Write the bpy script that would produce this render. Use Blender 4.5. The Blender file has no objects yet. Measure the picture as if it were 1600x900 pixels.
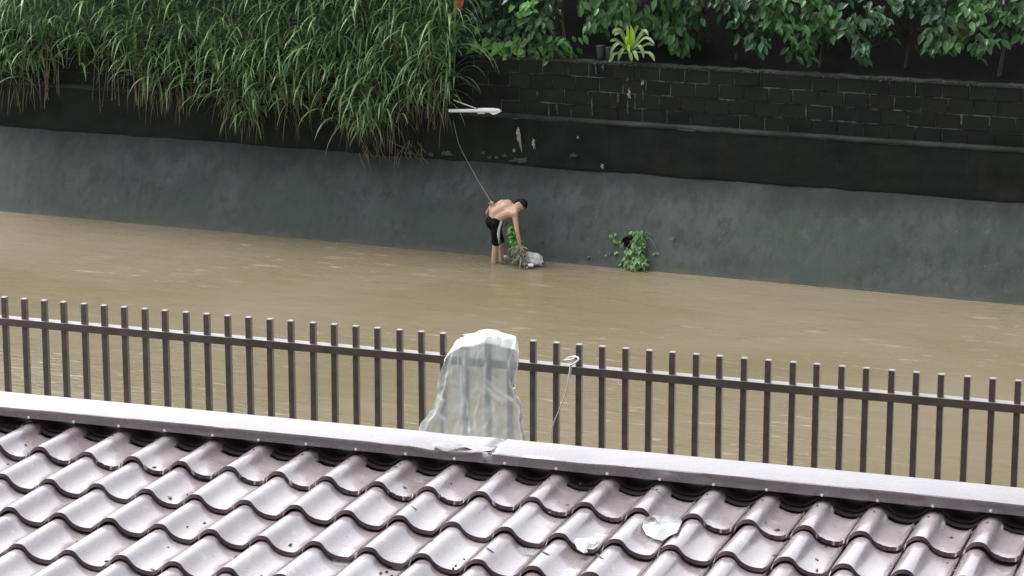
import bpy, bmesh, math, random
from math import radians, sin, cos, pi, atan2
from mathutils import Vector, Matrix, noise
random.seed(7)
R = random.Random(11)
V = Vector
scene = bpy.context.scene
col = scene.collection

# ------------------------------------------------------------------ camera
CH = 8.85; FPX = 4000.0; PITCH = radians(12.5); YAW = radians(22)
FW = V((-sin(YAW)*cos(PITCH), cos(YAW)*cos(PITCH), -sin(PITCH)))
RT = V((cos(YAW), sin(YAW), 0)); UP = RT.cross(FW)
CAM = V((0, 0, CH))
cd = bpy.data.cameras.new('camera'); cam = bpy.data.objects.new('camera', cd); col.objects.link(cam)
cd.sensor_width = 36; cd.lens = 36*FPX/1600; cd.clip_start = 0.1; cd.clip_end = 2000
m = Matrix.Identity(4)
for i in range(3):
    m[i][0], m[i][1], m[i][2], m[i][3] = RT[i], UP[i], -FW[i], CAM[i]
cam.matrix_world = m
scene.camera = cam

# ------------------------------------------------------------------ light
world = bpy.data.worlds.new('World'); scene.world = world; world.use_nodes = True
wn = world.node_tree; wn.nodes.clear()
SUN_EL, SUN_ROT = radians(58), radians(-76)
sky = wn.nodes.new('ShaderNodeTexSky'); sky.sky_type = 'NISHITA'; sky.sun_disc = False
sky.sun_elevation = SUN_EL; sky.sun_rotation = SUN_ROT; sky.air_density = 1.0; sky.dust_density = 3.0
hs = wn.nodes.new('ShaderNodeHueSaturation'); hs.inputs['Saturation'].default_value = 0.22
bg = wn.nodes.new('ShaderNodeBackground'); bg.inputs['Strength'].default_value = 0.15
wo = wn.nodes.new('ShaderNodeOutputWorld')
wn.links.new(sky.outputs[0], hs.inputs['Color']); wn.links.new(hs.outputs[0], bg.inputs['Color']); wn.links.new(bg.outputs[0], wo.inputs[0])
sl = bpy.data.lights.new('sun', 'SUN'); sl.energy = 1.3; sl.angle = radians(25); sl.color = (1, 0.97, 0.93)
so = bpy.data.objects.new('sun', sl); col.objects.link(so)
sd = V((sin(SUN_ROT)*cos(SUN_EL), cos(SUN_ROT)*cos(SUN_EL), sin(SUN_EL)))
so.rotation_euler = sd.to_track_quat('Z', 'Y').to_euler(); so.location = (0, 0, 60)
scene.view_settings.view_transform = 'Standard'; scene.view_settings.look = 'None'
scene.view_settings.gamma = 1.0; scene.view_settings.exposure = 1.38
scene.cycles.max_bounces = 8; scene.cycles.transparent_max_bounces = 16

# ------------------------------------------------------------------ frames
def ray(x, y): return FW + RT*((x-800)/FPX) + UP*((450-y)/FPX)
def frame(az):
    a = radians(az); return V((cos(a), sin(a), 0)), V((-sin(a), cos(a), 0))
WU, WN = frame(-2.2); WO = V((-15.35, 39.13, 0))            # canal wall: along, away, waterline
def W(s, d, z): return WO + WU*s + WN*d + V((0, 0, z))
def at(x, y, d):                                            # point of a pixel on the plane d metres behind the waterline
    r = ray(x, y); t = ((WO + WN*d) - CAM).dot(WN)/r.dot(WN); return CAM + r*t
def sz(x, y, d):
    p = at(x, y, d); return (p-WO).dot(WU), p.z
FU, FN = frame(2.756); FO = V((-4.433, 10.973, 5.867))      # fence: front top edge of rail
def fe(s, d, z): return FO + FU*s + FN*d + V((0, 0, z))
def atf(x, y, d=0.0):
    r = ray(x, y); t = ((FO + FN*d) - CAM).dot(FN)/r.dot(FN); return CAM + r*t

# ------------------------------------------------------------------ tags and meshes
def tag(o, label=None, cat=None, group=None, kind=None):
    if label: o['label'] = label
    if cat: o['category'] = cat
    if group: o['group'] = group
    if kind: o['kind'] = kind
    return o
def thing(name, loc, label, cat, group=None):
    o = bpy.data.objects.new(name, None); col.objects.link(o); o.location = loc; o.empty_display_size = 0.1
    return tag(o, label, cat, group)
def worldloc(o):
    p = V(o.location)
    while o.parent: o = o.parent; p = p + V(o.location)
    return p
class MB:
    def __init__(s): s.v = []; s.f = []; s.t = []
    def add(s, vs, fs, tint=0.5):
        n = len(s.v); s.v.extend([tuple(p) for p in vs]); s.f.extend([tuple(n+i for i in f) for f in fs]); s.t.extend([tint]*len(vs))
    def build(s, name, mat, parent=None, smooth=False, loc=None):
        me = bpy.data.meshes.new(name)
        o0 = V(loc) if loc is not None else (worldloc(parent) if parent else V((0, 0, 0)))
        me.from_pydata([tuple(V(p)-o0) for p in s.v], [], s.f); me.update()
        if smooth: me.polygons.foreach_set('use_smooth', [True]*len(me.polygons))
        a = me.attributes.new('tint', 'FLOAT', 'POINT'); a.data.foreach_set('value', s.t)
        if mat: me.materials.append(mat)
        o = bpy.data.objects.new(name, me); col.objects.link(o)
        if parent: o.parent = parent; 
        if loc is not None and not parent: o.location = loc
        if loc is not None and parent: o.location = V(loc)-worldloc(parent)
        return o
    def box(s, c, ax, ay, az, hx, hy, hz, tint=0.5):
        vs = [c + ax*hx*i + ay*hy*j + az*hz*k for i in (-1, 1) for j in (-1, 1) for k in (-1, 1)]
        s.add(vs, [(0, 1, 3, 2), (4, 6, 7, 5), (0, 4, 5, 1), (2, 3, 7, 6), (0, 2, 6, 4), (1, 5, 7, 3)], tint)
    def tube(s, pts, rad, n=8, tint=0.5, flat=1.0):
        pts = [V(p) for p in pts]; N = len(pts)
        if not hasattr(rad, '__len__'): rad = [rad]*N
        vs = []; fs = []; ref = None
        for i in range(N):
            t = (pts[min(i+1, N-1)]-pts[max(i-1, 0)]).normalized()
            if ref is None: ref = t.orthogonal().normalized()
            ref = (ref - t*ref.dot(t)).normalized(); b = t.cross(ref)
            for k in range(n):
                a = 2*pi*k/n; vs.append(pts[i] + (ref*cos(a) + b*sin(a)*flat)*rad[i])
        for i in range(N-1):
            for k in range(n):
                a = i*n+k; b_ = i*n+(k+1) % n; fs.append((a, b_, b_+n, a+n))
        fs.append(tuple(range(n))[::-1]); fs.append(tuple((N-1)*n+k for k in range(n)))
        s.add(vs, fs, tint)
    def lathe(s, c, prof, n=20, tint=0.5):
        vs = []; fs = []
        for r, z in prof:
            for k in range(n): a = 2*pi*k/n; vs.append(c+V((r*cos(a), r*sin(a), z)))
        for i in range(len(prof)-1):
            for k in range(n): a = i*n+k; b = i*n+(k+1) % n; fs.append((a, b, b+n, a+n))
        fs.append(tuple(range(n))[::-1]); fs.append(tuple((len(prof)-1)*n+k for k in range(n)))
        s.add(vs, fs, tint)
    def ell(s, c, ax, ay, az, rx, ry, rz, nu=16, nv=10, tint=0.5):
        vs = [c+az*rz]; fs = []
        for i in range(1, nv):
            th = pi*i/nv
            for k in range(nu):
                a = 2*pi*k/nu; vs.append(c + ax*rx*sin(th)*cos(a) + ay*ry*sin(th)*sin(a) + az*rz*cos(th))
        vs.append(c-az*rz)
        for k in range(nu): fs.append((0, 1+k, 1+(k+1) % nu))
        for i in range(nv-2):
            for k in range(nu): a = 1+i*nu+k; b = 1+i*nu+(k+1) % nu; fs.append((a, a+nu, b+nu, b))
        l = len(vs)-1; b0 = 1+(nv-2)*nu
        for k in range(nu): fs.append((l, b0+(k+1) % nu, b0+k))
        s.add(vs, fs, tint)
    def cap(s, a, b, ra, rb, n=10, tint=0.5):       # tapered capsule
        a = V(a); b = V(b); d = (b-a).normalized(); pts = []; rr = []
        for k in range(4): t = pi/2*(k+0.35)/4; pts.append(a-d*ra*cos(t)); rr.append(ra*sin(t))
        pts.append(a); rr.append(ra); pts.append(b); rr.append(rb)
        for k in range(4): t = pi/2*(3.65-k)/4; pts.append(b+d*rb*cos(t)); rr.append(rb*sin(t))
        s.tube(pts, rr, n, tint)
X, Y, Z = V((1, 0, 0)), V((0, 1, 0)), V((0, 0, 1))

def bevel(o, w, seg=2):
    md = o.modifiers.new('bevel', 'BEVEL'); md.width = w; md.segments = seg; md.limit_method = 'ANGLE'
    return o
def remesh(o, vox, smooth_it=3, fac=0.5):
    r = o.modifiers.new('r', 'REMESH'); r.mode = 'VOXEL'; r.voxel_size = vox; r.use_smooth_shade = True
    sm = o.modifiers.new('s', 'SMOOTH'); sm.factor = fac; sm.iterations = smooth_it
    dg = bpy.context.evaluated_depsgraph_get(); me = bpy.data.meshes.new_from_object(o.evaluated_get(dg))
    mats = [mm for mm in o.data.materials]
    o.modifiers.clear(); o.data = me
    if not me.materials:
        for mm in mats: me.materials.append(mm)
    me.polygons.foreach_set('use_smooth', [True]*len(me.polygons))
    return o

# ------------------------------------------------------------------ materials
class NT:
    def __init__(s, name):
        s.m = bpy.data.materials.new(name); s.m.use_nodes = True; s.t = s.m.node_tree; s.t.nodes.clear()
        s.out = s.t.nodes.new('ShaderNodeOutputMaterial')
    def n(s, typ, **kw):
        nd = s.t.nodes.new('ShaderNode'+typ)
        for k, v in kw.items():
            if k in nd.inputs: nd.inputs[k].default_value = v
            else: setattr(nd, k, v)
        return nd
    def l(s, a, b): s.t.links.new(a, b)
    def coord(s, which='Object', scale=(1, 1, 1), rot=(0, 0, 0)):
        if which == 'World': c = s.n('NewGeometry').outputs['Position']
        else: c = s.n('TexCoord').outputs[which]
        mp = s.n('Mapping'); mp.inputs['Scale'].default_value = scale; mp.inputs['Rotation'].default_value = rot
        s.l(c, mp.inputs['Vector']); return mp.outputs[0]
    def noise(s, vec, scale, detail=6, rough=0.6, dist=0.0):
        nd = s.n('TexNoise'); nd.inputs['Scale'].default_value = scale; nd.inputs['Detail'].default_value = detail
        nd.inputs['Roughness'].default_value = rough; nd.inputs['Distortion'].default_value = dist
        s.l(vec, nd.inputs['Vector']); return nd.outputs['Fac']
    def ramp(s, fac, stops):
        r = s.n('ValToRGB'); e = r.color_ramp.elements
        while len(e) < len(stops): e.new(0.5)
        for i, (p, c) in enumerate(stops):
            e[i].position = p; e[i].color = (c, c, c, 1) if not hasattr(c, '__len__') else (*c, 1)
        s.l(fac, r.inputs[0]); return r.outputs[0]
    def mix(s, fac, a, b, mode='MIX'):
        nd = s.n('Mix', data_type='RGBA', blend_type=mode)
        for sock, v in ((nd.inputs[0], fac), (nd.inputs[6], a), (nd.inputs[7], b)):
            if isinstance(v, (int, float)): sock.default_value = v
            elif isinstance(v, tuple): sock.default_value = (*v, 1)
            else: s.l(v, sock)
        return nd.outputs[2]
    def bump(s, h, strength=0.3, dist=0.01):
        b = s.n('Bump'); b.inputs['Strength'].default_value = strength; b.inputs['Distance'].default_value = dist
        s.l(h, b.inputs['Height']); return b.outputs[0]
    def pr(s, color, rough=0.6, normal=None, metallic=0.0, spec=0.5, coat=0.0, coatr=0.1, ior=1.5, sss=0, emit=None):
        p = s.n('BsdfPrincipled'); p.inputs['Coat IOR'].default_value = 1.65
        for key, v in (('Base Color', color), ('Roughness', rough)):
            if isinstance(v, tuple): p.inputs[key].default_value = (*v, 1)
            elif isinstance(v, (int, float)): p.inputs[key].default_value = v
            else: s.l(v, p.inputs[key])
        p.inputs['Metallic'].default_value = metallic; p.inputs['Specular IOR Level'].default_value = spec
        p.inputs['Coat Weight'].default_value = coat; p.inputs['Coat Roughness'].default_value = coatr; p.inputs['IOR'].default_value = ior
        if sss: p.inputs['Subsurface Weight'].default_value = sss; p.inputs['Subsurface Scale'].default_value = 0.02
        if normal: s.l(normal, p.inputs['Normal'])
        return p
    def done(s, sh): s.l(sh if not hasattr(sh, 'outputs') else sh.outputs[0], s.out.inputs[0]); return s.m

def m_simple(name, c, rough=0.6, var=0.15, scale=8, bump=0.0, bscale=60, spec=0.5, coat=0.0, metallic=0.0, coatr=0.1):
    a = NT(name); v = a.coord('Object'); f = a.noise(v, scale)
    lo = tuple(x*(1-var) for x in c); hi = tuple(min(1, x*(1+var)) for x in c)
    cc = a.ramp(f, [(0.3, lo), (0.7, hi)])
    nm = a.bump(a.noise(v, bscale), bump, 0.005) if bump else None
    return a.done(a.pr(cc, rough, nm, spec=spec, coat=coat, metallic=metallic, coatr=coatr))

def m_tile():
    a = NT('wet_brown_tile'); v = a.coord('Object'); oi = a.n('ObjectInfo').outputs['Random']
    w = a.coord('World')
    f = a.noise(w, 5, 5); g = a.noise(w, 55, 4)
    base = a.ramp(f, [(0.3, (0.275, 0.238, 0.252)), (0.7, (0.370, 0.332, 0.345))])
    base = a.mix(a.ramp(oi, [(0, 0.0), (1, 0.75)]), base, (0.185, 0.145, 0.152))
    st = a.ramp(a.noise(a.coord('World', (9, 2.2, 3), (0, 0, radians(-3))), 2.0, 6, 0.7), [(0.55, 0.0), (0.75, 0.45)]); base = a.mix(st, base, (0.11, 0.085, 0.088))
    dirt = a.ramp(a.noise(w, 13, 6, 0.7), [(0.58, 0.0), (0.70, 0.8)])
    base = a.mix(dirt, base, (0.40, 0.385, 0.385))
    specks = a.ramp(g, [(0.63, 0.0), (0.69, 0.7)])
    base = a.mix(specks, base, (0.06, 0.045, 0.045))
    rg = a.ramp(a.noise(w, 9, 4), [(0.35, 0.22), (0.7, 0.46)])
    nm = a.bump(a.noise(w, 22, 5), 0.25, 0.006)
    p = a.pr(base, rg, nm, spec=0.6, coat=1.0, coatr=0.14, ior=1.9)
    return a.done(p)
def m_cap():
    a = NT('painted_sheet_cap'); w = a.coord('World')
    base = a.ramp(a.noise(w, 4, 6), [(0.3, (0.135, 0.113, 0.126)), (0.7, (0.18, 0.152, 0.168))])
    rg = a.ramp(a.noise(w, 7, 5), [(0.35, 0.14), (0.65, 0.36)])
    gm = a.ramp(a.noise(w, 16, 7, 0.7), [(0.56, 0.0), (0.72, 0.6)]); base = a.mix(gm, base, (0.09, 0.075, 0.075))
    nm = a.bump(a.noise(w, 6, 4), 0.30, 0.02)
    return a.done(a.pr(base, rg, nm, spec=0.6, coat=1.0, coatr=0.10, ior=1.9))
def m_water():
    a = NT('muddy_flood_water'); w = a.coord('World')
    c = a.ramp(a.noise(w, 0.25, 5, 0.55, 0.6), [(0.3, (0.140, 0.118, 0.070)), (0.7, (0.180, 0.150, 0.106))])
    h1 = a.noise(a.coord('World', (0.8, 2.0, 1), (0, 0, radians(12))), 1.1, 3, 0.5, 0.5)
    h2 = a.noise(a.coord('World', (1.5, 4.5, 1), (0, 0, radians(-8))), 2.6, 4, 0.5)
    patch = a.ramp(a.noise(w, 0.22, 3), [(0.45, 0.1), (0.62, 0.8)])
    mu = a.n('Math', operation='MULTIPLY'); a.l(h2, mu.inputs[0]); a.l(patch, mu.inputs[1])
    h = a.mix(0.45, h1, mu.outputs[0])
    vo = a.n('TexVoronoi'); vo.inputs['Scale'].default_value = 1.7; a.l(a.coord('World', (1, 1.4, 1)), vo.inputs['Vector'])
    drop = a.ramp(vo.outputs['Distance'], [(0.0, 1.0), (0.03, 0.3), (0.06, 0.0)])
    h = a.mix(0.10, h, drop, 'ADD')
    vd = a.n('VectorMath', operation='DISTANCE'); a.l(w, vd.inputs[0]); q_ = at(773, 408, -.44); vd.inputs[1].default_value = (q_.x, q_.y, 0)
    sn = a.n('Math', operation='SINE'); m30 = a.n('Math', operation='MULTIPLY'); m30.inputs[1].default_value = 42; a.l(vd.outputs['Value'], m30.inputs[0]); a.l(m30.outputs[0], sn.inputs[0])
    fall = a.ramp(vd.outputs['Value'], [(0.1, 1.0), (0.95, 0.0)]); rg = a.n('Math', operation='MULTIPLY'); a.l(sn.outputs[0], rg.inputs[0]); a.l(fall, rg.inputs[1])
    r2 = a.n('Math', operation='MULTIPLY_ADD'); a.l(rg.outputs[0], r2.inputs[0]); r2.inputs[1].default_value = 0.12; a.l(h, r2.inputs[2]); h = r2.outputs[0]
    nm = a.bump(h, 0.45, 0.10)
    fl = a.noise(a.coord('World', (1.0, 4.2, 1), (0, 0, radians(4))), 1.9, 3, 0.55, 0.3)
    fo = a.ramp(fl, [(0.615, 0.0), (0.69, 0.85)]); fp = a.mix(1.0, fo, patch, 'MULTIPLY')
    c = a.mix(fp, c, (0.34, 0.31, 0.24))
    return a.done(a.pr(c, 0.24, nm, spec=0.5, ior=1.33))

def m_revet():
    a = NT('wet_grey_concrete_slope'); w = a.coord('World')
    c = a.ramp(a.noise(w, 1.2, 7, 0.6), [(0.25, (0.021, 0.030, 0.027)), (0.5, (0.034, 0.043, 0.040)), (0.78, (0.060, 0.069, 0.067))])
    st = a.ramp(a.noise(a.coord('World', (5, 5, 0.5)), 1.5, 5), [(0.48, 0.0), (0.66, 0.75)])
    c = a.mix(st, c, (0.013, 0.019, 0.015))
    wl = a.ramp(a.noise(a.coord('World', (7, 7, 1.6)), 1.3, 6, 0.7), [(0.60, 0.0), (0.72, 0.30)])
    c = a.mix(wl, c, (0.09, 0.10, 0.10))
    sp = a.ramp(a.noise(w, 26, 3, 0.5), [(0.68, 0.0), (0.74, 0.6)])
    c = a.mix(sp, c, (0.12, 0.13, 0.12))
    # greenish algae near the water, dark band near the top (deposits, world height)
    z = a.n('SeparateXYZ'); a.l(w, z.inputs[0])
    zz = a.n('Math', operation='ADD'); a.l(z.outputs[2], zz.inputs[0]); nn = a.noise(w, 2.5, 6)
    mm = a.n('Math', operation='MULTIPLY'); a.l(nn, mm.inputs[0]); mm.inputs[1].default_value = 0.5; a.l(mm.outputs[0], zz.inputs[1])
    gb = a.ramp(a.noise(w, 0.7, 6, 0.65), [(0.45, 0.0), (0.65, 0.75)]); c = a.mix(gb, c, (0.026, 0.040, 0.030))
    pb_ = a.ramp(a.noise(w, 1.6, 6, 0.7), [(0.60, 0.0), (0.72, 0.5)]); c = a.mix(pb_, c, (0.080, 0.088, 0.084))
    tb = a.ramp(zz.outputs[0], [(0.92, 0.0), (1.0, 0.7)]); 
    zs = a.n('Math', operation='MULTIPLY'); a.l(zz.outputs[0], zs.inputs[0]); zs.inputs[1].default_value = 0.6
    ns = a.noise(a.coord('World', (2.2, 2.2, .35)), 1.1, 6, 0.65); nm_ = a.n('Math', operation='MULTIPLY_ADD'); a.l(ns, nm_.inputs[0]); nm_.inputs[1].default_value = 1.3; a.l(z.outputs[2], nm_.inputs[2])
    tb = a.ramp(nm_.outputs[0], [(0.0, 0.0), (0.99, 0.0), (1.0, 0.0)]); dv_ = a.n('Math', operation='MULTIPLY'); a.l(nm_.outputs[0], dv_.inputs[0]); dv_.inputs[1].default_value = 0.4
    tb = a.ramp(dv_.outputs[0], [(0.66, 0.0), (0.84, 0.9)]); c = a.mix(tb, c, (0.008, 0.011, 0.010))
    al = a.ramp(zz.outputs[0], [(0.0, 0.9), (0.35, 0.45), (0.6, 0.0)])
    c = a.mix(al, c, (0.030, 0.036, 0.024))
    tl = a.ramp(zz.outputs[0], [(0.24, 0.8), (0.33, 0.0)]); c = a.mix(tl, c, (0.060, 0.055, 0.038))
    nm = a.bump(a.noise(w, 18, 8, 0.7), 0.4, 0.012)
    return a.done(a.pr(c, 0.62, nm, spec=0.35))
def m_dark(name, lo, hi, pale, amt, rough=0.85):
    a = NT(name); w = a.coord('World')
    c = a.ramp(a.noise(w, 2.0, 8, 0.65), [(0.3, lo), (0.75, hi)])
    st = a.ramp(a.noise(a.coord('World', (6, 6, 0.8)), 1.4, 7, 0.7), [(0.60, 0.0), (0.78, amt)])
    c = a.mix(st, c, pale)
    gr = a.ramp(a.noise(w, 0.9, 5, 0.6), [(0.48, 0.0), (0.68, 0.8)]); c = a.mix(gr, c, (0.014, 0.020, 0.012))
    br = a.ramp(a.noise(a.coord('World', (1, 1, .5)), 1.7, 5, 0.6), [(0.56, 0.0), (0.72, 0.8)]); c = a.mix(br, c, (0.024, 0.020, 0.016))
    oi = a.n('ObjectInfo').outputs['Random']
    c = a.mix(a.ramp(oi, [(0, 0.0), (1, 0.6)]), c, (0.020, 0.022, 0.018))
    nm = a.bump(a.noise(w, 24, 8, 0.7), 0.6, 0.015)
    return a.done(a.pr(c, rough, nm, spec=0.12))
def m_mortar():
    a = NT('mortar_joint'); w = a.coord('World')
    c = a.ramp(a.noise(w, 3.2, 6, 0.65), [(0.47, (0.007, 0.008, 0.0075)), (0.60, (0.10, 0.105, 0.10))])
    return a.done(a.pr(c, 0.9))
def m_leaf(name, dark, light, rough=0.45, trans=0.25, spec=0.5, yellow=None):
    a = NT(name); at_ = a.n('Attribute'); at_.attribute_name = 'tint'
    oi = a.n('ObjectInfo').outputs['Random']
    c = a.ramp(at_.outputs['Fac'], [(0.0, dark), (1.0, light)] if not yellow else [(0.0, dark), (0.88, light), (0.93, yellow)])
    c = a.mix(a.ramp(oi, [(0, 0.0), (1, 0.25)]), c, light)
    vv = a.noise(a.coord('World'), 14, 3); c = a.mix(a.ramp(vv, [(0.35, 0.35), (0.65, 0.0)]), c, dark)
    p = a.pr(c, rough, spec=spec)
    t = a.n('BsdfTranslucent'); a.l(c, t.inputs['Color']); mx = a.n('MixShader'); mx.inputs[0].default_value = trans
    a.l(p.outputs[0], mx.inputs[1]); a.l(t.outputs[0], mx.inputs[2]); return a.done(mx)
def m_plastic():
    a = NT('milky_plastic_sheet'); w = a.coord('World')
    at_ = a.n('Attribute'); at_.attribute_name = 'tint'; t_ = at_.outputs['Fac']
    f = a.noise(w, 7, 5, 0.6)
    c = a.ramp(f, [(0.3, (0.66, 0.71, 0.69)), (0.7, (0.74, 0.78, 0.77))])
    c = a.mix(t_, c, (0.90, 0.91, 0.92))
    vo = a.n('TexVoronoi', feature='DISTANCE_TO_EDGE'); vo.inputs['Scale'].default_value = 7; 
    a.l(a.coord('World', (1, 1, .55)), vo.inputs['Vector'])
    cr = a.ramp(vo.outputs['Distance'], [(0.0, 1.0), (0.06, 0.25), (0.2, 0.0)])
    hh = a.mix(0.45, a.noise(a.coord('World', (2, 2, 1)), 14, 7, 0.7, 1.0), cr)
    nm = a.bump(hh, 0.30, 0.010)
    p = a.pr(c, 0.22, nm, spec=0.7); t = a.n('BsdfTranslucent'); a.l(c, t.inputs['Color'])
    m1 = a.n('MixShader'); m1.inputs[0].default_value = 0.30; a.l(p.outputs[0], m1.inputs[1]); a.l(t.outputs[0], m1.inputs[2])
    tr = a.n('BsdfTransparent'); m2 = a.n('MixShader')
    al = a.ramp(a.noise(w, 4, 5, 0.65), [(0.3, 0.46), (0.7, 0.72)])
    ad = a.n('Math', operation='MULTIPLY_ADD'); a.l(t_, ad.inputs[0]); ad.inputs[1].default_value = 0.5; a.l(al, ad.inputs[2])
    lw = a.n('LayerWeight'); lw.inputs[0].default_value = 0.25
    mx = a.n('Math', operation='MAXIMUM'); a.l(ad.outputs[0], mx.inputs[0]); a.l(lw.outputs['Facing'], mx.inputs[1]); mx.use_clamp = True
    a.l(mx.outputs[0], m2.inputs[0]); a.l(tr.outputs[0], m2.inputs[1]); a.l(m1.outputs[0], m2.inputs[2])
    return a.done(m2)
def m_clear():
    a = NT('thin_rain_water'); w = a.coord('World')
    p = a.pr((0.5, 0.52, 0.53), 0.06, a.bump(a.noise(w, 30, 3), 0.05, 0.004), ior=1.33, spec=.5)
    tr = a.n('BsdfTransparent'); m2 = a.n('MixShader'); m2.inputs[0].default_value = 0.38
    a.l(tr.outputs[0], m2.inputs[1]); a.l(p.outputs[0], m2.inputs[2]); return a.done(m2)

M = dict(
    tile=m_tile(), cap=m_cap(), water=m_water(), revet=m_revet(), mortar=m_mortar(),
    wall=m_dark('black_algae_concrete', (0.0065, 0.0080, 0.0072), (0.015, 0.018, 0.016), (0.034, 0.038, 0.034), 0.6),
    block=m_dark('black_algae_block', (0.0065, 0.0078, 0.0075), (0.016, 0.018, 0.0175), (0.034, 0.038, 0.033), 0.6),
    ledge=m_dark('worn_ledge_concrete', (0.015, 0.017, 0.016), (0.06, 0.063, 0.06), (0.10, 0.10, 0.095), 0.5),
    bank=m_simple('bank_concrete', (0.22, 0.21, 0.19), 0.8, 0.3, 2, 0.4),
    soil=m_simple('wet_soil', (0.005, 0.005, 0.0045), 0.95, 0.4, 3, 0.5, 20, spec=.1),
    ground=m_simple('yard_concrete', (0.16, 0.155, 0.14), 0.7, 0.2, 1, 0.3),
    fence=m_simple('brown_fence_paint', (0.120, 0.090, 0.075), 0.33, 0.32, 9, 0.08, 80, spec=0.6, coat=0.6),
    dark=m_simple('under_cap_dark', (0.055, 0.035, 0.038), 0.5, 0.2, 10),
    house=m_simple('dark_sky_block', (0.06, 0.055, 0.05), 0.9, 0.2, 2, 0.3),  # for the added wall behind the camera; darkened to cut reflected light
    mud=m_simple('mud_stain', (0.022, 0.019, 0.018), 0.8, 0.4, 12, 0.3),
    edge=m_simple('shaded_tile_edge', (0.075, 0.052, 0.060), 0.6, 0.35, 30, 0.3, 80, spec=.3),  # shade on the front lips of the tiles, painted as a darker colour
    screw=m_simple('zinc_screw', (0.75, 0.75, 0.75), 0.3, 0.1, 20),
    white=m_simple('white_painted_metal', (0.82, 0.83, 0.82), 0.35, 0.06, 8, spec=0.5),
    lens=m_simple('lamp_lens', (0.45, 0.47, 0.46), 0.3, 0.1, 10),
    string=m_simple('white_string', (0.75, 0.74, 0.70), 0.6, 0.1, 30),
    rope=m_simple('pale_rope', (0.20, 0.20, 0.17), 0.8, 0.3, 30),
    skin=m_simple('tan_skin', (0.47, 0.30, 0.21), 0.5, 0.08, 7, 0.15, 90, spec=0.25),
    shin=m_simple('wet_skin', (0.40, 0.20, 0.125), 0.35, 0.1, 7),
    shorts=m_simple('black_wet_cloth', (0.005, 0.0045, 0.005), 0.8, 0.3, 9, 0.5, 30, spec=.12),
    stripe=m_simple('white_cloth_stripe', (0.62, 0.62, 0.63), 0.7, 0.15, 30),
    hair=m_simple('black_hair', (0.006, 0.005, 0.005), 0.7, 0.3, 60, 0.8, 160, spec=.15),
    sack=m_simple('wet_white_plastic_sack', (0.52, 0.49, 0.50), 0.4, 0.25, 14, 0.5, 25),
    sackd=m_simple('dirty_dark_plastic', (0.05, 0.05, 0.05), 0.5, 0.2, 20),
    foam=m_simple('white_foam', (0.78, 0.74, 0.73), 0.7, 0.1, 14),
    chip=m_simple('bright_white_scrap', (0.95, 0.95, 0.95), 0.5, 0.02, 14),
    pot=m_simple('grey_plastic_pot', (0.045, 0.05, 0.055), 0.5, 0.2, 8),
    bark=m_simple('dark_bark', (0.05, 0.042, 0.032), 0.9, 0.4, 6, 0.6, 30),
    red=m_simple('red_petal', (0.55, 0.13, 0.09), 0.5, 0.25, 12),
    grass=m_leaf('long_grass_blade', (0.028, 0.095, 0.026), (0.36, 0.54, 0.23), 0.38, 0.35),
    dry=m_leaf('dry_grass_blade', (0.080, 0.058, 0.034), (0.34, 0.29, 0.17), 0.7, 0.2),
    darkleaf=m_leaf('dark_glossy_leaf', (0.013, 0.045, 0.020), (0.075, 0.175, 0.080), 0.30, 0.2),
    midleaf=m_leaf('mid_green_leaf', (0.018, 0.065, 0.016), (0.110, 0.270, 0.075), 0.40, 0.3),
    brightleaf=m_leaf('bright_heart_leaf', (0.070, 0.210, 0.030), (0.170, 0.400, 0.080), 0.45, 0.3),
    rosette=m_leaf('pale_rosette_leaf', (0.11, 0.20, 0.06), (0.34, 0.44, 0.20), 0.4, 0.25),
    rosettey=m_leaf('yellow_green_rosette_leaf', (0.22, 0.36, 0.02), (0.42, 0.60, 0.06), 0.4, 0.3),
    weed=m_leaf('weed_leaf', (0.045, 0.12, 0.028), (0.24, 0.40, 0.17), 0.5, 0.25),
    husk=m_leaf('pale_root_debris', (0.10, 0.10, 0.055), (0.42, 0.41, 0.28), 0.7, 0.1),
    stain=m_simple('lime_stain', (0.20, 0.20, 0.185), 0.9, 0.5, 16, 0.6, 40),
    stain2=m_simple('faint_lime_stain', (0.045, 0.048, 0.043), 0.9, 0.6, 16, 0.6, 40),
    rust=m_simple('rust_stain', (0.012, 0.009, 0.008), 0.9, 0.3, 9, 0.4),
    moss=m_leaf('moss', (0.012, 0.030, 0.010), (0.05, 0.075, 0.03), 0.9, 0.1),
    plastic=m_plastic(), puddle=m_clear(),
)

# ------------------------------------------------------------------ setting: water, banks, wall
S0, S1 = -22.0, 16.0
b = MB(); b.add([W(-60, 2, 0), W(50, 2, 0), (40, 6, 0), (-60, 6, 0)], [(0, 3, 2, 1)])
tag(b.build('water', M['water']), 'muddy brown flood water filling the canal, pitted by rain', kind='structure')
b = MB(); b.add([V((-400, -300, -1.6)), V((400, -300, -1.6)), V((400, 500, -1.6)), V((-400, 500, -1.6))], [(0, 1, 2, 3)])
tag(b.build('ground', M['soil']), 'ground under and around the canal', kind='structure')

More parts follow.
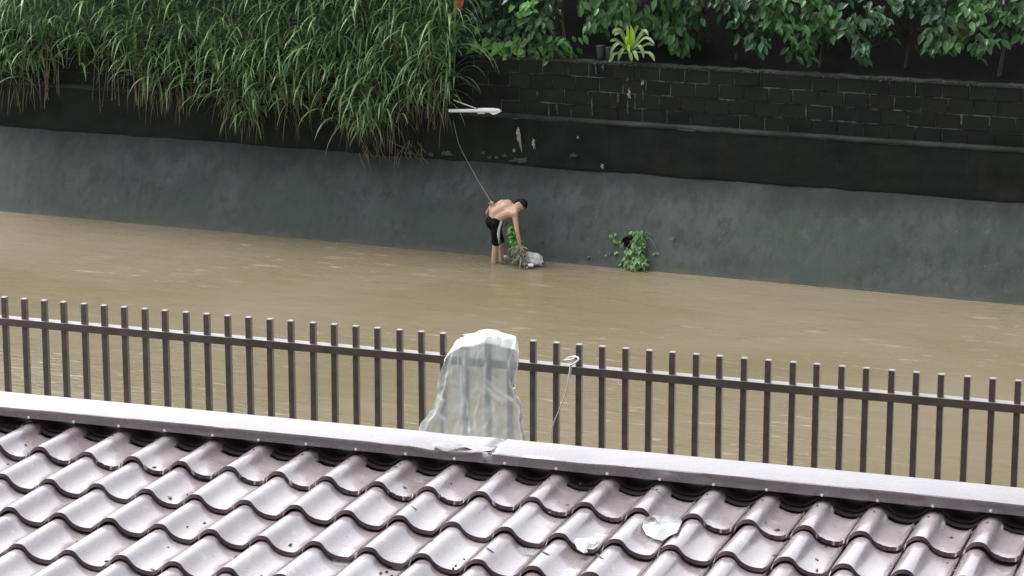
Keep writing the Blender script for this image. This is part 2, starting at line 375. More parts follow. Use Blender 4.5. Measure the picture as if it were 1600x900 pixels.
LEDGE_D = 0.90; BLK_D = 1.03
Z1, Z2, Z3 = 1.46, 2.28, 3.24
wall = thing('retaining_wall', W(-1, .5, 0), 'grey sloping concrete canal wall rising from the muddy water to a black upper face', 'canal wall')
def sheet(fn, nu, nv):
    vs = [fn(i/nu, j/nv) for j in range(nv+1) for i in range(nu+1)]
    fs = [(j*(nu+1)+i, j*(nu+1)+i+1, (j+1)*(nu+1)+i+1, (j+1)*(nu+1)+i) for j in range(nv) for i in range(nu)]
    return vs, fs
def nz(p, s=1.0, o=0.0): return noise.fractal(V((p[0]*s+o, p[1]*s, p[2]*s)), 0.9, 2.0, 5)
def f_rev(u, v):
    s = S0+(S1-S0)*u; z = -0.8+(Z1+0.8)*v
    d = (z/Z1)*0.80+0.02*nz((s, z, 0), 0.9)
    return W(s, d, z)
b = MB(); b.add(*sheet(f_rev, 240, 26)); b.build('sloped_face', M['revet'], wall, True)
def f_up(u, v):
    s = S0+(S1-S0)*u
    z = Z1-0.04+0.03*nz((s*2, 0, 3))+(Z2-Z1+0.0)*v; d = 0.80+(LEDGE_D-0.80)*v+0.018*nz((s, z*2, 7), 1.2) + (0.03 if v < 0.03 else 0)
    return W(s, d-0.02, z)
b = MB(); b.add(*sheet(f_up, 260, 20)); b.build('upper_face', M['wall'], wall, True)
b = MB()
vs = []; fs = []; nn = 260
for i in range(nn+1):
    s = S0+(S1-S0)*i/nn; j = 0.012*nz((s*3, 1, 0)); k = 0.016*nz((s*2, 5, 0))
    vs += [W(s, LEDGE_D-0.035+j, Z2-0.045+k), W(s, LEDGE_D-0.04+j, Z2-0.02+k), W(s, LEDGE_D-0.04+j, Z2+0.0+k*.5), W(s, BLK_D+0.05, Z2+0.025)]
for i in range(nn):
    for q in range(3): a = i*4+q; fs.append((a, a+4, a+5, a+1))
b.add(vs, fs); b.build('ledge', M['ledge'], wall, True)

# block wall
bw = thing('block_wall', W(-1, BLK_D, Z2), 'blackened concrete block wall standing on the ledge of the canal wall', 'block wall')
b = MB(); b.box(W((S0+S1)/2, BLK_D+0.10, (Z2+Z3)/2), WU, WN, Z, (S1-S0)/2, 0.10-0.006, (Z3-Z2)/2-0.004); b.build('mortar', M['mortar'], bw)
def block_mesh(k):
    bm = bmesh.new(); bmesh.ops.create_cube(bm, size=1.0)
    bmesh.ops.bevel(bm, geom=[e for e in bm.edges], offset=0.03, segments=1, affect='EDGES')
    rr = random.Random(k)
    for v in bm.verts:
        v.co += V((rr.uniform(-1, 1)*0.012, rr.uniform(-1, 1)*0.05, rr.uniform(-1, 1)*0.018))
    me = bpy.data.meshes.new('block'); bm.to_mesh(me); bm.free(); me.materials.append(M['block']); return me
bms = [block_mesh(k) for k in range(6)]
courses = 4; ch = (Z3-Z2)/courses
fixed = {1: [758, 878], 2: [758, 800, 838, 878, 925], 3: [758, 870, 925], 0: [758, 889, 931]}
RB = random.Random(3)
rotw = Matrix((( WU.x, WN.x, 0), (WU.y, WN.y, 0), (0, 0, 1))).to_4x4()
for c in range(courses):
    zc = Z3-ch*(c+0.5)
    s = -14.0+(0.2 if c % 2 else 0)
    while s < 10.5:
        w = 0.42+RB.uniform(-0.02, 0.03)
        o = bpy.data.objects.new('block', RB.choice(bms)); col.objects.link(o); o.parent = bw
        wig = 0.006*nz((s*1.2, c*3, 0))
        o.matrix_basis = Matrix.Translation(W(s+w/2, BLK_D+0.085+RB.uniform(-.004, .004), zc+wig)-V(bw.location)) @ rotw @ Matrix.Rotation(RB.uniform(-.008, .008), 4, 'Y') @ Matrix.Diagonal((w-0.017, 0.18, ch-0.016+RB.uniform(-.003, .003), 1))
        s += w
# coping of crumbling mortar and moss along the top
b = MB(); vs = []; fs = []; nn = 500
for i in range(nn+1):
    s = -16+28*i/nn; h = 0.02+0.022*nz((s*4, 2, 0))+0.012*nz((s*15, 2, 0)); e = 0.006*nz((s*9, 3, 0))
    vs += [W(s, BLK_D-0.012+e, Z3-0.012), W(s, BLK_D-0.004+e, Z3+h), W(s, BLK_D+0.21, Z3+h+0.01)]
for i in range(nn):
    for q in range(2): a = i*3+q; fs.append((a, a+3, a+4, a+1))
b.add(vs, fs); b.build('coping', M['ledge'], bw)
b = MB()
for i in range(2600):
    s = RB.uniform(-14, 10); p = W(s, BLK_D+RB.uniform(-0.03, 0.05), Z3+RB.uniform(-0.02, 0.03))
    if nz((s*1.5, 9, 0)) < -0.12: continue
    r = RB.uniform(.008, .022); d1 = V((RB.uniform(-1, 1), RB.uniform(-1, 1), RB.uniform(-1, 1))).normalized(); d2 = d1.orthogonal()
    b.add([p-d1*r, p+d2*r*.7, p+d1*r, p-d2*r*.7], [(0, 1, 2, 3)], RB.random())
tag(b.build('moss', M['moss'], bw), kind='stuff')

def stain(pts_px, dd, mat, name='lime_stain', parent=wall, zoff=0.0, seed=0):
    # irregular thin encrustation: outline of pixel points lifted off the face
    rr = random.Random(seed); P = [at(x, y, dd) for x, y in pts_px]
    c = sum(P, V((0, 0, 0)))/len(P); out = []
    for i in range(len(P)):
        a, q = P[i], P[(i+1) % len(P)]
        for k in range(4):
            t = k/4; p = a.lerp(q, t); out.append(p+(p-c)*rr.uniform(-.42, .22)+WU*rr.uniform(-.008, .008)+Z*rr.uniform(-.01, .01))
    n = len(out); inn = [c+(p-c)*0.6-WN*0.003 for p in out]
    b = MB(); vs = out+inn+[c-WN*0.003]
    fs = [(i, (i+1) % n, n+(i+1) % n, n+i) for i in range(n)]+[(n+i, n+(i+1) % n, 2*n) for i in range(n)]
    b.add(vs, fs); return b.build(name, mat, parent, True)
def vs_(x, y0, y1, w, dd, mat, seed, par=wall, lean=2):
    stain([(x-w*.3, y0), (x+w*.4, y0+(y1-y0)*.1), (x+w*.5+lean*.5, (y0*.5+y1*.5)), (x+w*.5+lean, y1-2), (x+lean, y1), (x-w*.5+lean*.7, y1*.7+y0*.3), (x-w*.5, y0*.6+y1*.4)], dd, mat, seed=seed, parent=par)
vs_(808.5, 195, 236, 6, 0.77, M['stain'], 1, lean=6); vs_(833, 216, 234, 5, 0.77, M['stain'], 2, lean=1)
stain([(795, 250), (802, 246), (812, 248), (824, 246), (826, 251), (818, 254), (806, 253), (797, 254)], 0.76, M['stain2'], seed=3)
vs_(803, 232, 238, 5, 0.77, M['stain'], 4, lean=0); vs_(903, 213, 217, 3, 0.77, M['stain'], 5, lean=0); vs_(941, 256, 264, 5, 0.75, M['stain'], 6, lean=0)
for i, (x, y, w, h) in enumerate(((640, 240, 12, 6), (698, 240, 22, 9), (765, 246, 7, 5), (776, 246, 8, 6), (787, 243, 8, 6), (755, 239, 10, 4), (673, 242, 10, 7), (895, 243, 14, 8))):
    stain([(x-w/2, y), (x-w*.2, y-h/2), (x+w*.3, y-h*.4), (x+w/2, y), (x+w*.3, y+h/2), (x-w*.3, y+h*.4)], 0.765, M['stain2'], seed=20+i)
for i, (x, y0, y1, w) in enumerate(((925, 145, 182, 3), (870, 162, 180, 4), (931, 97, 118, 2.5), (942, 99, 112, 4), (888, 108, 118, 2), (839, 141, 152, 3))):
    vs_(x, y0, y1, w, BLK_D-0.022, M['stain2'], 40+i, bw, 0.5)
for i, (x, y0, y1, w) in enumerate(((983, 138, 156, 5), (981, 154, 180, 3.5), (981, 121, 128, 4), (1004, 124, 134, 5), (1005, 140, 158, 3), (966, 143, 162, 5))):
    vs_(x, y0, y1, w, BLK_D-0.024, M['stain'] if i in (0, 3) else M['stain2'], 60+i, bw, -0.5)

# soil behind the wall and rising hillside
def f_hill(u, v):
    s = -45+85*u; d = 1.2+16*v**1.3; z = 3.12+max(0, d-2.2)*0.50+0.25*nz((s*.4, d*.5, 0))*min(1, (d-1.2)/2)
    return W(s, d, z)
b = MB(); b.add(*sheet(f_hill, 120, 30)); tag(b.build('hillside', M['soil'], smooth=True), kind='structure')

# near bank: yard, bank wall
RTH = radians(5.0); RU, RN0 = frame(2.94); RO = V((-3.601, 8.914, 6.012))
RD = (-RN0)*cos(RTH) - Z*sin(RTH); RW = RU.cross(RD)*-1
if RW.z < 0: RW = -RW
b = MB(); b.box(fe(0, 0.03, -3.9), FU, FN, Z, 14, 0.12, 3.12)
tag(b.build('bank_wall', M['bank'], loc=fe(0, 0, -5)), 'plain concrete bank wall under the brown fence', 'bank wall')
b = MB(); b.box(V((0, -6, 2.2)), FU, FN, Z, 30, 16.6, 0.1); tag(b.build('yard', M['ground']), kind='structure')
b = MB(); b.box(RO-Z*1.95+RD*2.2, RU, RN0, Z, 9, 1.6, 1.72)
tag(b.build('house_wall', M['bank'], loc=RO-Z*3.6), 'plain house wall carrying the brown tiled roof', 'wall')

b = MB(); b.box(V((0, -1.6, 10.5)), X, Y, Z, 14, 0.15, 9.5)  # unseen wall, added to keep sky light off faces turned to the camera
tag(b.build('unseen_sky_block_wall', M['house'], loc=V((0, -1.6, 1))), 'unseen tall dark wall added behind the viewpoint to block sky light', 'sky block wall')

# ------------------------------------------------------------------ fence
sp = None
pa = atf(556, 525, 0.03); pb = atf(1051, 570, 0.03); spc = ((pb-pa).dot(FU))/14; s00 = (pa-FO).dot(FU)
fence = thing('metal_fence', fe(0, 0, -0.7), 'brown metal bar fence with square pickets, rail and white plastic hanging on it', 'fence')
fence['label'] = 'brown square bar metal fence running above the roof cap along the canal'
b = MB(); b.box(fe(0, 0.03, -0.02), FU, FN, Z, 5.6, 0.030, 0.020); bevel(b.build('rail', M['fence'], fence), 0.003)
b = MB(); b.box(fe(0, 0.03, -0.66), FU, FN, Z, 5.6, 0.026, 0.020); bevel(b.build('rail', M['fence'], fence), 0.003)
b = MB(); b.box(V((0, 0, 0)), X, Y, Z, 0.0145, 0.0145, 0.43); b.box(V((0, 0, 0.431)), X, Y, Z, 0.0152, 0.0152, 0.003)
first = b.build('bar', M['fence']); bevel(first, 0.0025); me = first.data; bpy.data.objects.remove(first)
rotf = Matrix(((FU.x, FN.x, 0), (FU.y, FN.y, 0), (0, 0, 1))).to_4x4(); RF = random.Random(5)
for i in range(-17, 33):
    s = s00+spc*i+RF.uniform(-.0015, .0015)
    if abs(s) > 5.5: continue
    o = bpy.data.objects.new('bar', me); col.objects.link(o); o.parent = fence
    o.matrix_basis = Matrix.Translation(fe(s, 0.03, 0.106-0.434)-V(fence.location)) @ rotf @ Matrix.Rotation(RF.uniform(-.004, .004), 4, 'Y')
    bv = o.modifiers.new('b', 'BEVEL'); bv.width = 0.0025; bv.segments = 1
b = MB()
for k, s in enumerate((-4.6, -1.9, 2.9, 5.0)): pass

# ------------------------------------------------------------------ roof
PIT = 0.21; GAU = 0.306
def rf(u, v, w): return RO + RU*u + RD*v + RW*w
def onroof(x, y):
    r = ray(x, y); t = (RO-CAM).dot(RW)/r.dot(RW); p = CAM+r*t; return (p-RO).dot(RU), (p-RO).dot(RD)
uc, vc = onroof(669, 759)         # crest of the first lip
print('roof lip', uc, vc)
PROF = [(0, 0), (.07, .5), (.13, 2.8), (.17, 6.9), (.21, 11.1), (.26, 14.2), (.31, 16.4), (.38, 18.4), (.46, 19.5), (.54, 19.8), (.62, 19.2), (.68, 17.6), (.72, 15.6), (.77, 12.2), (.82, 7.6), (.885, 3), (.94, .8), (1, 0)]
def prof(u):
    u = u % 1.0
    for i in range(len(PROF)-1):
        if PROF[i][0] <= u <= PROF[i+1][0]:
            t = (u-PROF[i][0])/(PROF[i+1][0]-PROF[i][0]); return -(PROF[i][1]*(1-t)+PROF[i+1][1]*t)/380.0
    return 0
roof = thing('tiled_roof', rf(0, 1, -0.1), 'wet mauve brown wavy tiled roof below the fence, with a pale flat ridge cap', 'roof')
rotr = Matrix(((RU.x, RD.x, RW.x), (RU.y, RD.y, RW.y), (RU.z, RD.z, RW.z))).to_4x4()
STEP = 0.027; TH = 0.014
def tile_mesh(top_cut=False, seed=0):
    rr = random.Random(seed)
    us = [-.34+i*(1.02/34) for i in range(35)]+[.702]
    nv = 8; vt, vb = -GAU-0.03, 0.0
    def vtop(u):
        if not top_cut: return vt
        k = prof(u)/-0.052          # 0 on the crest, 1 in the pan
        if u < 0: return -0.32 if k < .85 else -0.285
        if k < .55: return -0.32
        if k < 0.72: return -0.262+rr.uniform(-.004, .004)
        return -0.270+rr.uniform(-.002, .002)
    vs = []; fs = []; n = len(us)
    for layer in (0, 1):
        for j in range(nv+1):
            for u in us:
                v = vtop(u)+(vb-vtop(u))*j/nv
                w = prof(u)
                if u < -0.22: w -= 0.013*min(1, (-.22-u)/.03)
                if u > .62: w += 0.006*(u-.62)/.08
                w += STEP*(v-vt)/(vb-vt)-STEP
                if j == nv: w -= 0.0015
                if layer: w -= TH*(1.0 if j == nv else .9)
                vs.append((u*PIT, v+(0.006 if layer and j == nv else 0), w))
    K = (nv+1)*n
    for j in range(nv):
        for i in range(n-1):
            a = j*n+i; fs.append((a, a+n, a+n+1, a+1)); fs.append((K+a, K+a+1, K+a+n+1, K+a+n))
    for i in range(n-1):
        a = nv*n+i; fs.append((a, K+a, K+a+1, a+1)); fs.append((i, i+1, K+i+1, K+i))
    for j in range(nv):
        a = j*n; fs.append((a, K+a, K+a+n, a+n)); a = j*n+n-1; fs.append((a, a+n, K+a+n, K+a))
    me = bpy.data.meshes.new('tile'); me.from_pydata(vs, [], fs)
    bm = bmesh.new(); bm.from_mesh(me); bmesh.ops.recalc_face_normals(bm, faces=bm.faces)
    for e in bm.edges: e.smooth = len(e.link_faces) == 2 and e.calc_face_angle(0) < radians(40)
    for f in bm.faces: f.smooth = True
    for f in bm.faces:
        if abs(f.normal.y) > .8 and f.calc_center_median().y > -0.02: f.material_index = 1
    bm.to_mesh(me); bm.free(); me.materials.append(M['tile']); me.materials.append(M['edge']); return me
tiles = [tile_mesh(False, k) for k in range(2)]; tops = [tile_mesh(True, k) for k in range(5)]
RT_ = random.Random(9)
# rows
for row in range(0, 9):
    v = vc+GAU*row
    for k in range(-14, 19):
        u = uc+PIT*k
        # skip tiles wholly outside the frame
        q = rf(u, v-.15, 0)-CAM; px = 800+FPX*q.dot(RT)/q.dot(FW); py = 450-FPX*q.dot(UP)/q.dot(FW)
        if px < -120 or px > 1720 or py > 1010: continue
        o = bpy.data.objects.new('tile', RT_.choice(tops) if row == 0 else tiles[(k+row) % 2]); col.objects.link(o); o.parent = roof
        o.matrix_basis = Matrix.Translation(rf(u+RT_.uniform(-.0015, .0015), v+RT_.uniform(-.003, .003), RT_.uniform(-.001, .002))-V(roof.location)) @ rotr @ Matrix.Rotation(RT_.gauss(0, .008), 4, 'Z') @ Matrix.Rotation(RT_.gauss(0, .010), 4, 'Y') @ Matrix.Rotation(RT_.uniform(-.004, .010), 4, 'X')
# wavy underlay visible under the cap
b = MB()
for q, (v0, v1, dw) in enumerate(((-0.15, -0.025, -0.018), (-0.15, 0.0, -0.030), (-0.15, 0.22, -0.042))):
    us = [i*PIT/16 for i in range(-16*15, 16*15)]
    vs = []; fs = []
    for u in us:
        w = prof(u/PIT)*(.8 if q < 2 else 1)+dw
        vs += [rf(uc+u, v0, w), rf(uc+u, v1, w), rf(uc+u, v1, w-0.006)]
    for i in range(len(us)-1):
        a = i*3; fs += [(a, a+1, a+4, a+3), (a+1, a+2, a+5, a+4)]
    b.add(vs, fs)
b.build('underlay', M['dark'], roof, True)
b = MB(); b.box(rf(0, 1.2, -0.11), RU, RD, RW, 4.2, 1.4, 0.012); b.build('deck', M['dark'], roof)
# cap sheets: profile across: back drop, top, front drop with hem
def cap_piece(u0, u1, lift, dents):
    b = MB(); n = 60; vs = []; fs = []
    for i in range(n+1):
        u = u0+(u1-u0)*i/n; e = lift
        for c_, a_, wd in dents: e += a_*math.exp(-((u-c_)/wd)**2)
        jz = 0.002*nz((u*5, 1, 0))
        P = [(-0.167, -0.035), (-0.166, 0.034+e*.3), (-0.161, 0.039+e*.3), (-0.12, 0.040+jz+e*.2), (-0.08, 0.041+jz*2+e*.2), (-0.04, 0.040+e*.6+jz), (-0.001, 0.038+e), (0.002, 0.035+e+jz), (0.006, 0.012), (0.0065, -0.001+jz*.7), (0.0, -0.003)]
        vs += [rf(u, v, w) for v, w in P]
    m_ = 11
    for i in range(n):
        for q in range(m_-1): a = i*m_+q; fs.append((a, a+m_, a+m_+1, a+1))
    b.add(vs, fs); o = b.build('cap_sheet', M['cap'], roof, True)
    for e in o.data.edges: pass
    o.data.set_sharp_from_angle(angle=radians(35))
    sd_ = o.modifiers.new('s', 'SOLIDIFY'); sd_.thickness = 0.0015
    return o
us_, _ = onroof(772, 712)
cap_piece(-3.9, us_+0.02, 0.0, [(us_-.19, -0.012, .10), (us_-.02, .004, .05), (-2.2, -.004, .2)])
cap_piece(us_-0.02, 3.9, 0.003, [(us_+.12, -0.004, .1), (us_+.38, -0.008, .12), (2.0, -.005, .2)])
b = MB()          # torn strip of flashing tape over the joint
vs, fs = sheet(lambda u, v: rf(us_-.235+.25*u, -0.005-0.035*v-.01*u+.01*sin(u*9), 0.045+0.006*nz((u*3, v*2, 5))+0.004*sin(u*7)), 20, 5)
b.add(vs, fs); o = b.build('sealing_strip', M['plastic'], roof, True); o.data.materials[0] = M['cap']
b = MB(); b.lathe(V((0, 0, 0)), [(0.0062, 0), (0.0062, 0.0015), (0.0042, 0.002), (0.0042, 0.005), (0.002, 0.006)], 8)
f0 = b.build('screw', M['screw']); sme = f0.data; bpy.data.objects.remove(f0)
for k in range(-14, 19):
    u = uc+PIT*k + 0.002+RT_.uniform(-.004, .004)
    o = bpy.data.objects.new('screw', sme); col.objects.link(o); o.parent = roof
    nrm = (RD+RW*0.1).normalized()
    o.matrix_basis = Matrix.Translation(rf(u, 0.0075, 0.004+RT_.uniform(-.002, .002))-V(roof.location)) @ nrm.to_track_quat('Z', 'Y').to_matrix().to_4x4()
# nail heads / marks on the crests
b = MB(); b.lathe(V((0, 0, 0)), [(0.0045, 0), (0.0045, 0.002), (0.002, 0.003)], 8); f0 = b.build('nail', M['dark']); nme = f0.data; bpy.data.objects.remove(f0)
for k in range(-14, 19):
    o = bpy.data.objects.new('nail', nme); col.objects.link(o); o.parent = roof
    w = prof(.05)-STEP*.6
    o.matrix_basis = Matrix.Translation(rf(uc+PIT*(k+.0)+RT_.uniform(-.01, .004), vc-GAU+0.075, -0.018)-V(roof.location)) @ rotr
# scratches and dirt flakes (raised debris) on tiles
def roofpt(x, y, h=0.002):
    u, v = onroof(x, y)
    for _ in range(6):
        w = prof((u-uc)/PIT)-STEP+STEP*(((v-vc) % GAU)/GAU)+h
        r = ray(x, y); t = (RO+RW*w-CAM).dot(RW)/r.dot(RW); p = CAM+r*t; u, v = (p-RO).dot(RU), (p-RO).dot(RD)
    return p
RS = random.Random(21)
b = MB()
for (x0, y0, x1, y1) in ((1017, 762, 1033, 772), (641, 790, 652, 797), (760, 856, 772, 864), (847, 862, 859, 867), (929, 864, 943, 873), (613, 729, 622, 730), (1040, 860, 1052, 866)):
    P = [roofpt(x0+(x1-x0)*t, y0+(y1-y0)*t+RS.uniform(-.6, .6), 0.003) for t in (0, .3, .6, 1)]
    b.tube(P, [0.002, 0.0035, 0.003, 0.0012], 5, flat=.6)
for (x, y, r) in ((651, 834, 2.5), (667, 832, 3), (675, 845, 2), (607, 884, 2), (595, 895, 2.5), (604, 893, 2.6), (708, 888, 2), (712, 884, 2.2), (697, 721, 2.5), (731, 743, 2.5), (650, 736, 2.5), (895, 759, 3), (907, 756, 3), (860, 801, 3)):
    p = roofpt(x, y, .002); b.ell(p, RU, RD, RW, r/380, r/420, .004, 8, 5)
for _ in range(150):
    u = RS.uniform(-3.4, 3.2); v = RS.uniform(vc-.2, vc+1.6); r_ = RS.uniform(.003, .008)
    kk = (u-uc)/PIT; u = uc+PIT*(math.floor(kk)+RS.gauss(.55, .16)); w_ = prof((u-uc)/PIT)-STEP+STEP*(((v-vc) % GAU)/GAU)+.002
    a_ = RS.uniform(0, pi); e1_ = RU*cos(a_)+RD*sin(a_); e2_ = RD*cos(a_)-RU*sin(a_)
    b.ell(rf(u, v, w_), e1_, e2_, RW, r_*RS.uniform(1, 2.6), r_, .0035, 7, 4)
b.build('debris', M['dark'], roof, True)['kind'] = 'stuff'
# pooled rain in the pans
def puddle(x0, y0, x1, y1, wid, seed):
    rr = random.Random(seed); u0, v0 = onroof(x0, y0); u1, v1 = onroof(x1, y1); vs = []; fs = []; n = 10; mN = 8
    k = math.floor((u0-uc)/PIT); uc0 = uc+PIT*k+PIT*.54
    for j in range(mN+1):
        v = v0+(v1-v0)*j/mN; hw = wid*sin(pi*(j+.6)/(mN+1.2))**.5*(1+rr.uniform(-.12, .12))
        base = -0.052-STEP+STEP*(((v-vc) % GAU)/GAU)
        for i in range(n+1):
            u = uc0+hw*(2*i/n-1); w = max(prof((u-uc)/PIT)-STEP+STEP*(((v-vc) % GAU)/GAU)+.0012, base+.0045); vs.append(rf(u, v, w))
    for j in range(mN):
        for i in range(n): a = j*(n+1)+i; fs.append((a, a+1, a+n+2, a+n+1))
    b = MB(); b.add(vs, fs); return b.build('rain_puddle', M['puddle'], roof, True)

for q_ in ((650, 838, 640, 862, .045, 1), (565, 838, 560, 858, .05, 2), (905, 806, 895, 822, .05, 3), (700, 888, 690, 900, .045, 4), (820, 826, 810, 838, .05, 5), (1040, 795, 1030, 815, .05, 6), (870, 862, 860, 880, .05, 7)): puddle(*q_)
# scraps lying on the roof
sc = MB(); P = [roofpt(x, y, .006) for x, y in ((897, 845), (903, 841), (916, 841), (930, 840), (935, 842), (929, 850), (922, 861), (912, 863), (902, 857))]
c = sum(P, V((0, 0, 0)))/len(P)+RW*.006; n = len(P)
sc.add(P+[c]+[p-RW*.004 for p in P], [(i, (i+1) % n, n) for i in range(n)]+[(i, n+1+i, n+1+(i+1) % n, (i+1) % n) for i in range(n)])
o = sc.build('plastic_scrap', M['chip'], loc=c); tag(o, 'bright white plastic scrap lying on the wet roof tiles at lower right', 'scrap')
sc = MB(); rr = random.Random(2)
P = [roofpt(x, y, .012+rr.uniform(0, .006)) for x, y in ((1005, 812), (1014, 806), (1030, 808), (1045, 803), (1058, 800), (1066, 815), (1058, 832), (1045, 838), (1035, 845), (1022, 842), (1010, 835), (1004, 824))]
c = sum(P, V((0, 0, 0)))/len(P)+RW*.010; n = len(P)
mid = [c.lerp(p, .55)+RW*rr.uniform(.002, .012) for p in P]
sc.add(P+mid+[c], [(i, (i+1) % n, n+(i+1) % n, n+i) for i in range(n)]+[(n+i, n+(i+1) % n, 2*n) for i in range(n)])
sheet_m = m_simple('grey_white_film', (0.25, 0.255, 0.26), 0.22, 0.2, 22, 0.5, 30, spec=.7)
o = sc.build('plastic_film', sheet_m, loc=c); o.data.polygons.foreach_set('use_smooth', [True]*len(o.data.polygons))
tag(o, 'crumpled piece of pale plastic film stuck in the tile trough at the right edge', 'plastic film')

# ------------------------------------------------------------------ plastic sheet on the fence
def interp(tab, x):
    if x <= tab[0][0]: return tab[0][1]
    for (a, fa), (b_, fb) in zip(tab, tab[1:]):
        if x <= b_: t = (x-a)/(b_-a); t = t*t*(3-2*t)*.5+t*.5; return fa*(1-t)+fb*t
    return tab[-1][1]
TOPY = [(0, 549), (.12, 531), (.25, 522), (.38, 520), (.45, 516), (.55, 514), (.68, 515.5), (.78, 520), (.88, 523), (.96, 525), (1, 533)]
LX = [(0, 701), (.1, 692), (.25, 688), (.45, 684), (.6, 677), (.75, 669), (.85, 659), (.92, 655), (1, 662)]
RX = [(0, 810), (.1, 811), (.25, 807), (.4, 803), (.5, 804), (.62, 811), (.8, 816), (1, 820)]
BOTY = [(0, 682), (.4, 700), (1, 706)]
def fold(c, v):
    # folds fan out from the bar tops, deeper towards the hem
    a = 0.0
    for (c0, c1, w, amp) in ((.22, .03, .05, .040), (.34, .42, .04, .030), (.60, .66, .03, .022), (.93, .84, .05, .030), (.48, .24, .05, .022)):
        cc = c0+(c1-c0)*v; a += amp*math.exp(-((c-cc)/w)**2)*(0.25+0.75*v)
    a += .020*noise.fractal(V((c*4, v*6, 1)), 1, 2, 4)+.05*noise.noise(V((c*2.6+v, v*3.0, 5)))
    a += .020*math.exp(-((v-.52-.18*(c-.5))/.035)**2)*max(0, min(1, (c-.45)*4))    # cross crease on the right
    return a
CREASE = [((.20, 0), (.24, .3), (.40, .62), (.52, 1)), ((.16, 0), (.10, .4), (.06, 1)), ((.30, .18), (.36, .5), (.34, .9)), ((.95, 0), (.90, .25), (.96, .45)), ((.62, .42), (.78, .50), (.95, .56)), ((.60, .30), (.64, .48), (.80, .60)), ((.45, .02), (.50, .2), (.47, .34)), ((.08, .75), (.22, .80), (.30, 1)), ((.70, .60), (.74, .8), (.70, 1)), ((.55, .55), (.5, .75), (.60, 1)), ((0, .5), (.12, .62), (.10, .9)), ((.02, 0), (.0, .5), (.0, 1)), ((.99, 0), (1, .5), (.99, 1))]
def crease(c, v):
    t_ = 0
    for k, pts in enumerate(CREASE):
        for (a0, b0), (a1, b1) in zip(pts, pts[1:]):
            dx, dy = a1-a0, b1-b0; t = max(0, min(1, ((c-a0)*dx+(v-b0)*dy)/(dx*dx+dy*dy+1e-9)))
            q = math.hypot(c-a0-dx*t, (v-b0-dy*t)*.8); t_ = max(t_, math.exp(-(q/(.011+.006*(k % 3)))**2)*(.55+.45*noise.noise(V((c*9, v*9, k)))))
    if v < .06: t_ = max(t_, .7*(1-v/.06))
    return max(0, min(1, t_+.25*max(0, noise.fractal(V((c*5, v*4, 2)), 1, 2, 4))))
def fpl(c, v):
    y = interp(TOPY, c)*(1-v)+interp(BOTY, c)*v; x = interp(LX, v)*(1-c)+interp(RX, v)*c + 2.0*sin(v*13+c*5)*(c < .03 or c > .97)
    off = -0.028-0.10*v*v-(0.02 if v > .05 else .02*v/.05)
    if v < .12: off *= (v/.12)**.5
    if v < .12: off += .03*(1-v/.12)
    return atf(x, y, off-(fold(c, v)*.15+.004*crease(c, v))*min(1, v*6+.15))
b = MB(); b.add(*sheet(fpl, 90, 110))
for j_ in range(111):
    for i_ in range(91): b.t[j_*91+i_] = crease(i_/90, j_/110)
vs = []
def fpb(c, v):
    y = interp(TOPY, c)*(1-v)+(interp(TOPY, c)+95+12*sin(c*9))*v; x = (interp(LX, 0)+6*v)*(1-c)+(interp(RX, 0)-6*v)*c
    return atf(x, y, .03+.07*min(1, v*8)**.5+.02*noise.fractal(V((c*5, v*3, 8)), 1, 2, 3)*min(1, v*5))
b.add(*sheet(fpb, 60, 40), tint=.15)
pl = b.build('plastic_sheet', M['plastic'], smooth=True, loc=atf(760, 690, 0))
tag(pl, 'large milky white plastic sheet draped over the top of the brown fence', 'plastic sheet')
# twisted tail and strings
def strand(px, off, r, name, mat, label, cat, n=8, jit=0.0):
    P = [atf(x, y, o_ if hasattr(off, '__len__') is False else off[i]) for i, ((x, y), o_) in enumerate(zip(px, [off]*len(px)))]
    Q = []
    for i in range(len(P)-1):
        p0, p1, p2, p3 = P[max(i-1, 0)], P[i], P[i+1], P[min(i+2, len(P)-1)]
        for k in range(5):
            t = k/5; Q.append(0.5*((2*p1)+(p2-p0)*t+(2*p0-5*p1+4*p2-p3)*t*t+(3*p1-p0-3*p2+p3)*t**3))
    Q.append(P[-1]); rr = random.Random(4)
    b = MB(); b.tube(Q, [r*(1+rr.uniform(-.3, .3)) for _ in Q], n, flat=.7); return tag(b.build(name, mat, loc=P[-1], smooth=True), label, cat)
strand([(803, 606), (806, 620), (812, 630), (814, 645), (813, 660), (816, 673), (821, 689), (823, 698)], -0.11, .009, 'plastic_twist', M['string'], 'twisted white strip of plastic hanging at the right side of the draped sheet', 'plastic strip')
b = MB()
def spl(P, m_=6):
    Q = []
    for i in range(len(P)-1):
        p0, p1, p2, p3 = P[max(i-1, 0)], P[i], P[i+1], P[min(i+2, len(P)-1)]
        for k in range(m_):
            t = k/m_; Q.append(0.5*((2*p1)+(p2-p0)*t+(2*p0-5*p1+4*p2-p3)*t*t+(3*p1-p0-3*p2+p3)*t**3))
    return Q+[P[-1]]
b.tube(spl([atf(891, 570, -.006), atf(890, 580, -.012), atf(887, 600, -.02), atf(882, 620, -.02), (atf(874, 640, -.02)), atf(866, 658, -.02), atf(862, 675, -.02), atf(864, 698, -.02)]), .0035, 6)
b.tube(spl([atf(879, 565, .02), atf(888, 559, .03), atf(899, 557, .02), atf(904, 561, .0), atf(899, 567, -.008), atf(891, 571, -.008)]), .0042, 6)
b.tube(spl([atf(880, 563, .02), atf(892, 562, .0), atf(899, 560, .03), atf(903, 565, .05)]), .005, 6)
b.tube(spl([atf(892, 566, -.004), atf(892, 576, -.008), atf(891, 590, .0), atf(891, 585, .065)]), .004, 6)
tag(b.build('tied_string', M['string'], loc=atf(891, 585), smooth=True), 'thin white string knotted round the fence rail, its end hanging down', 'string')

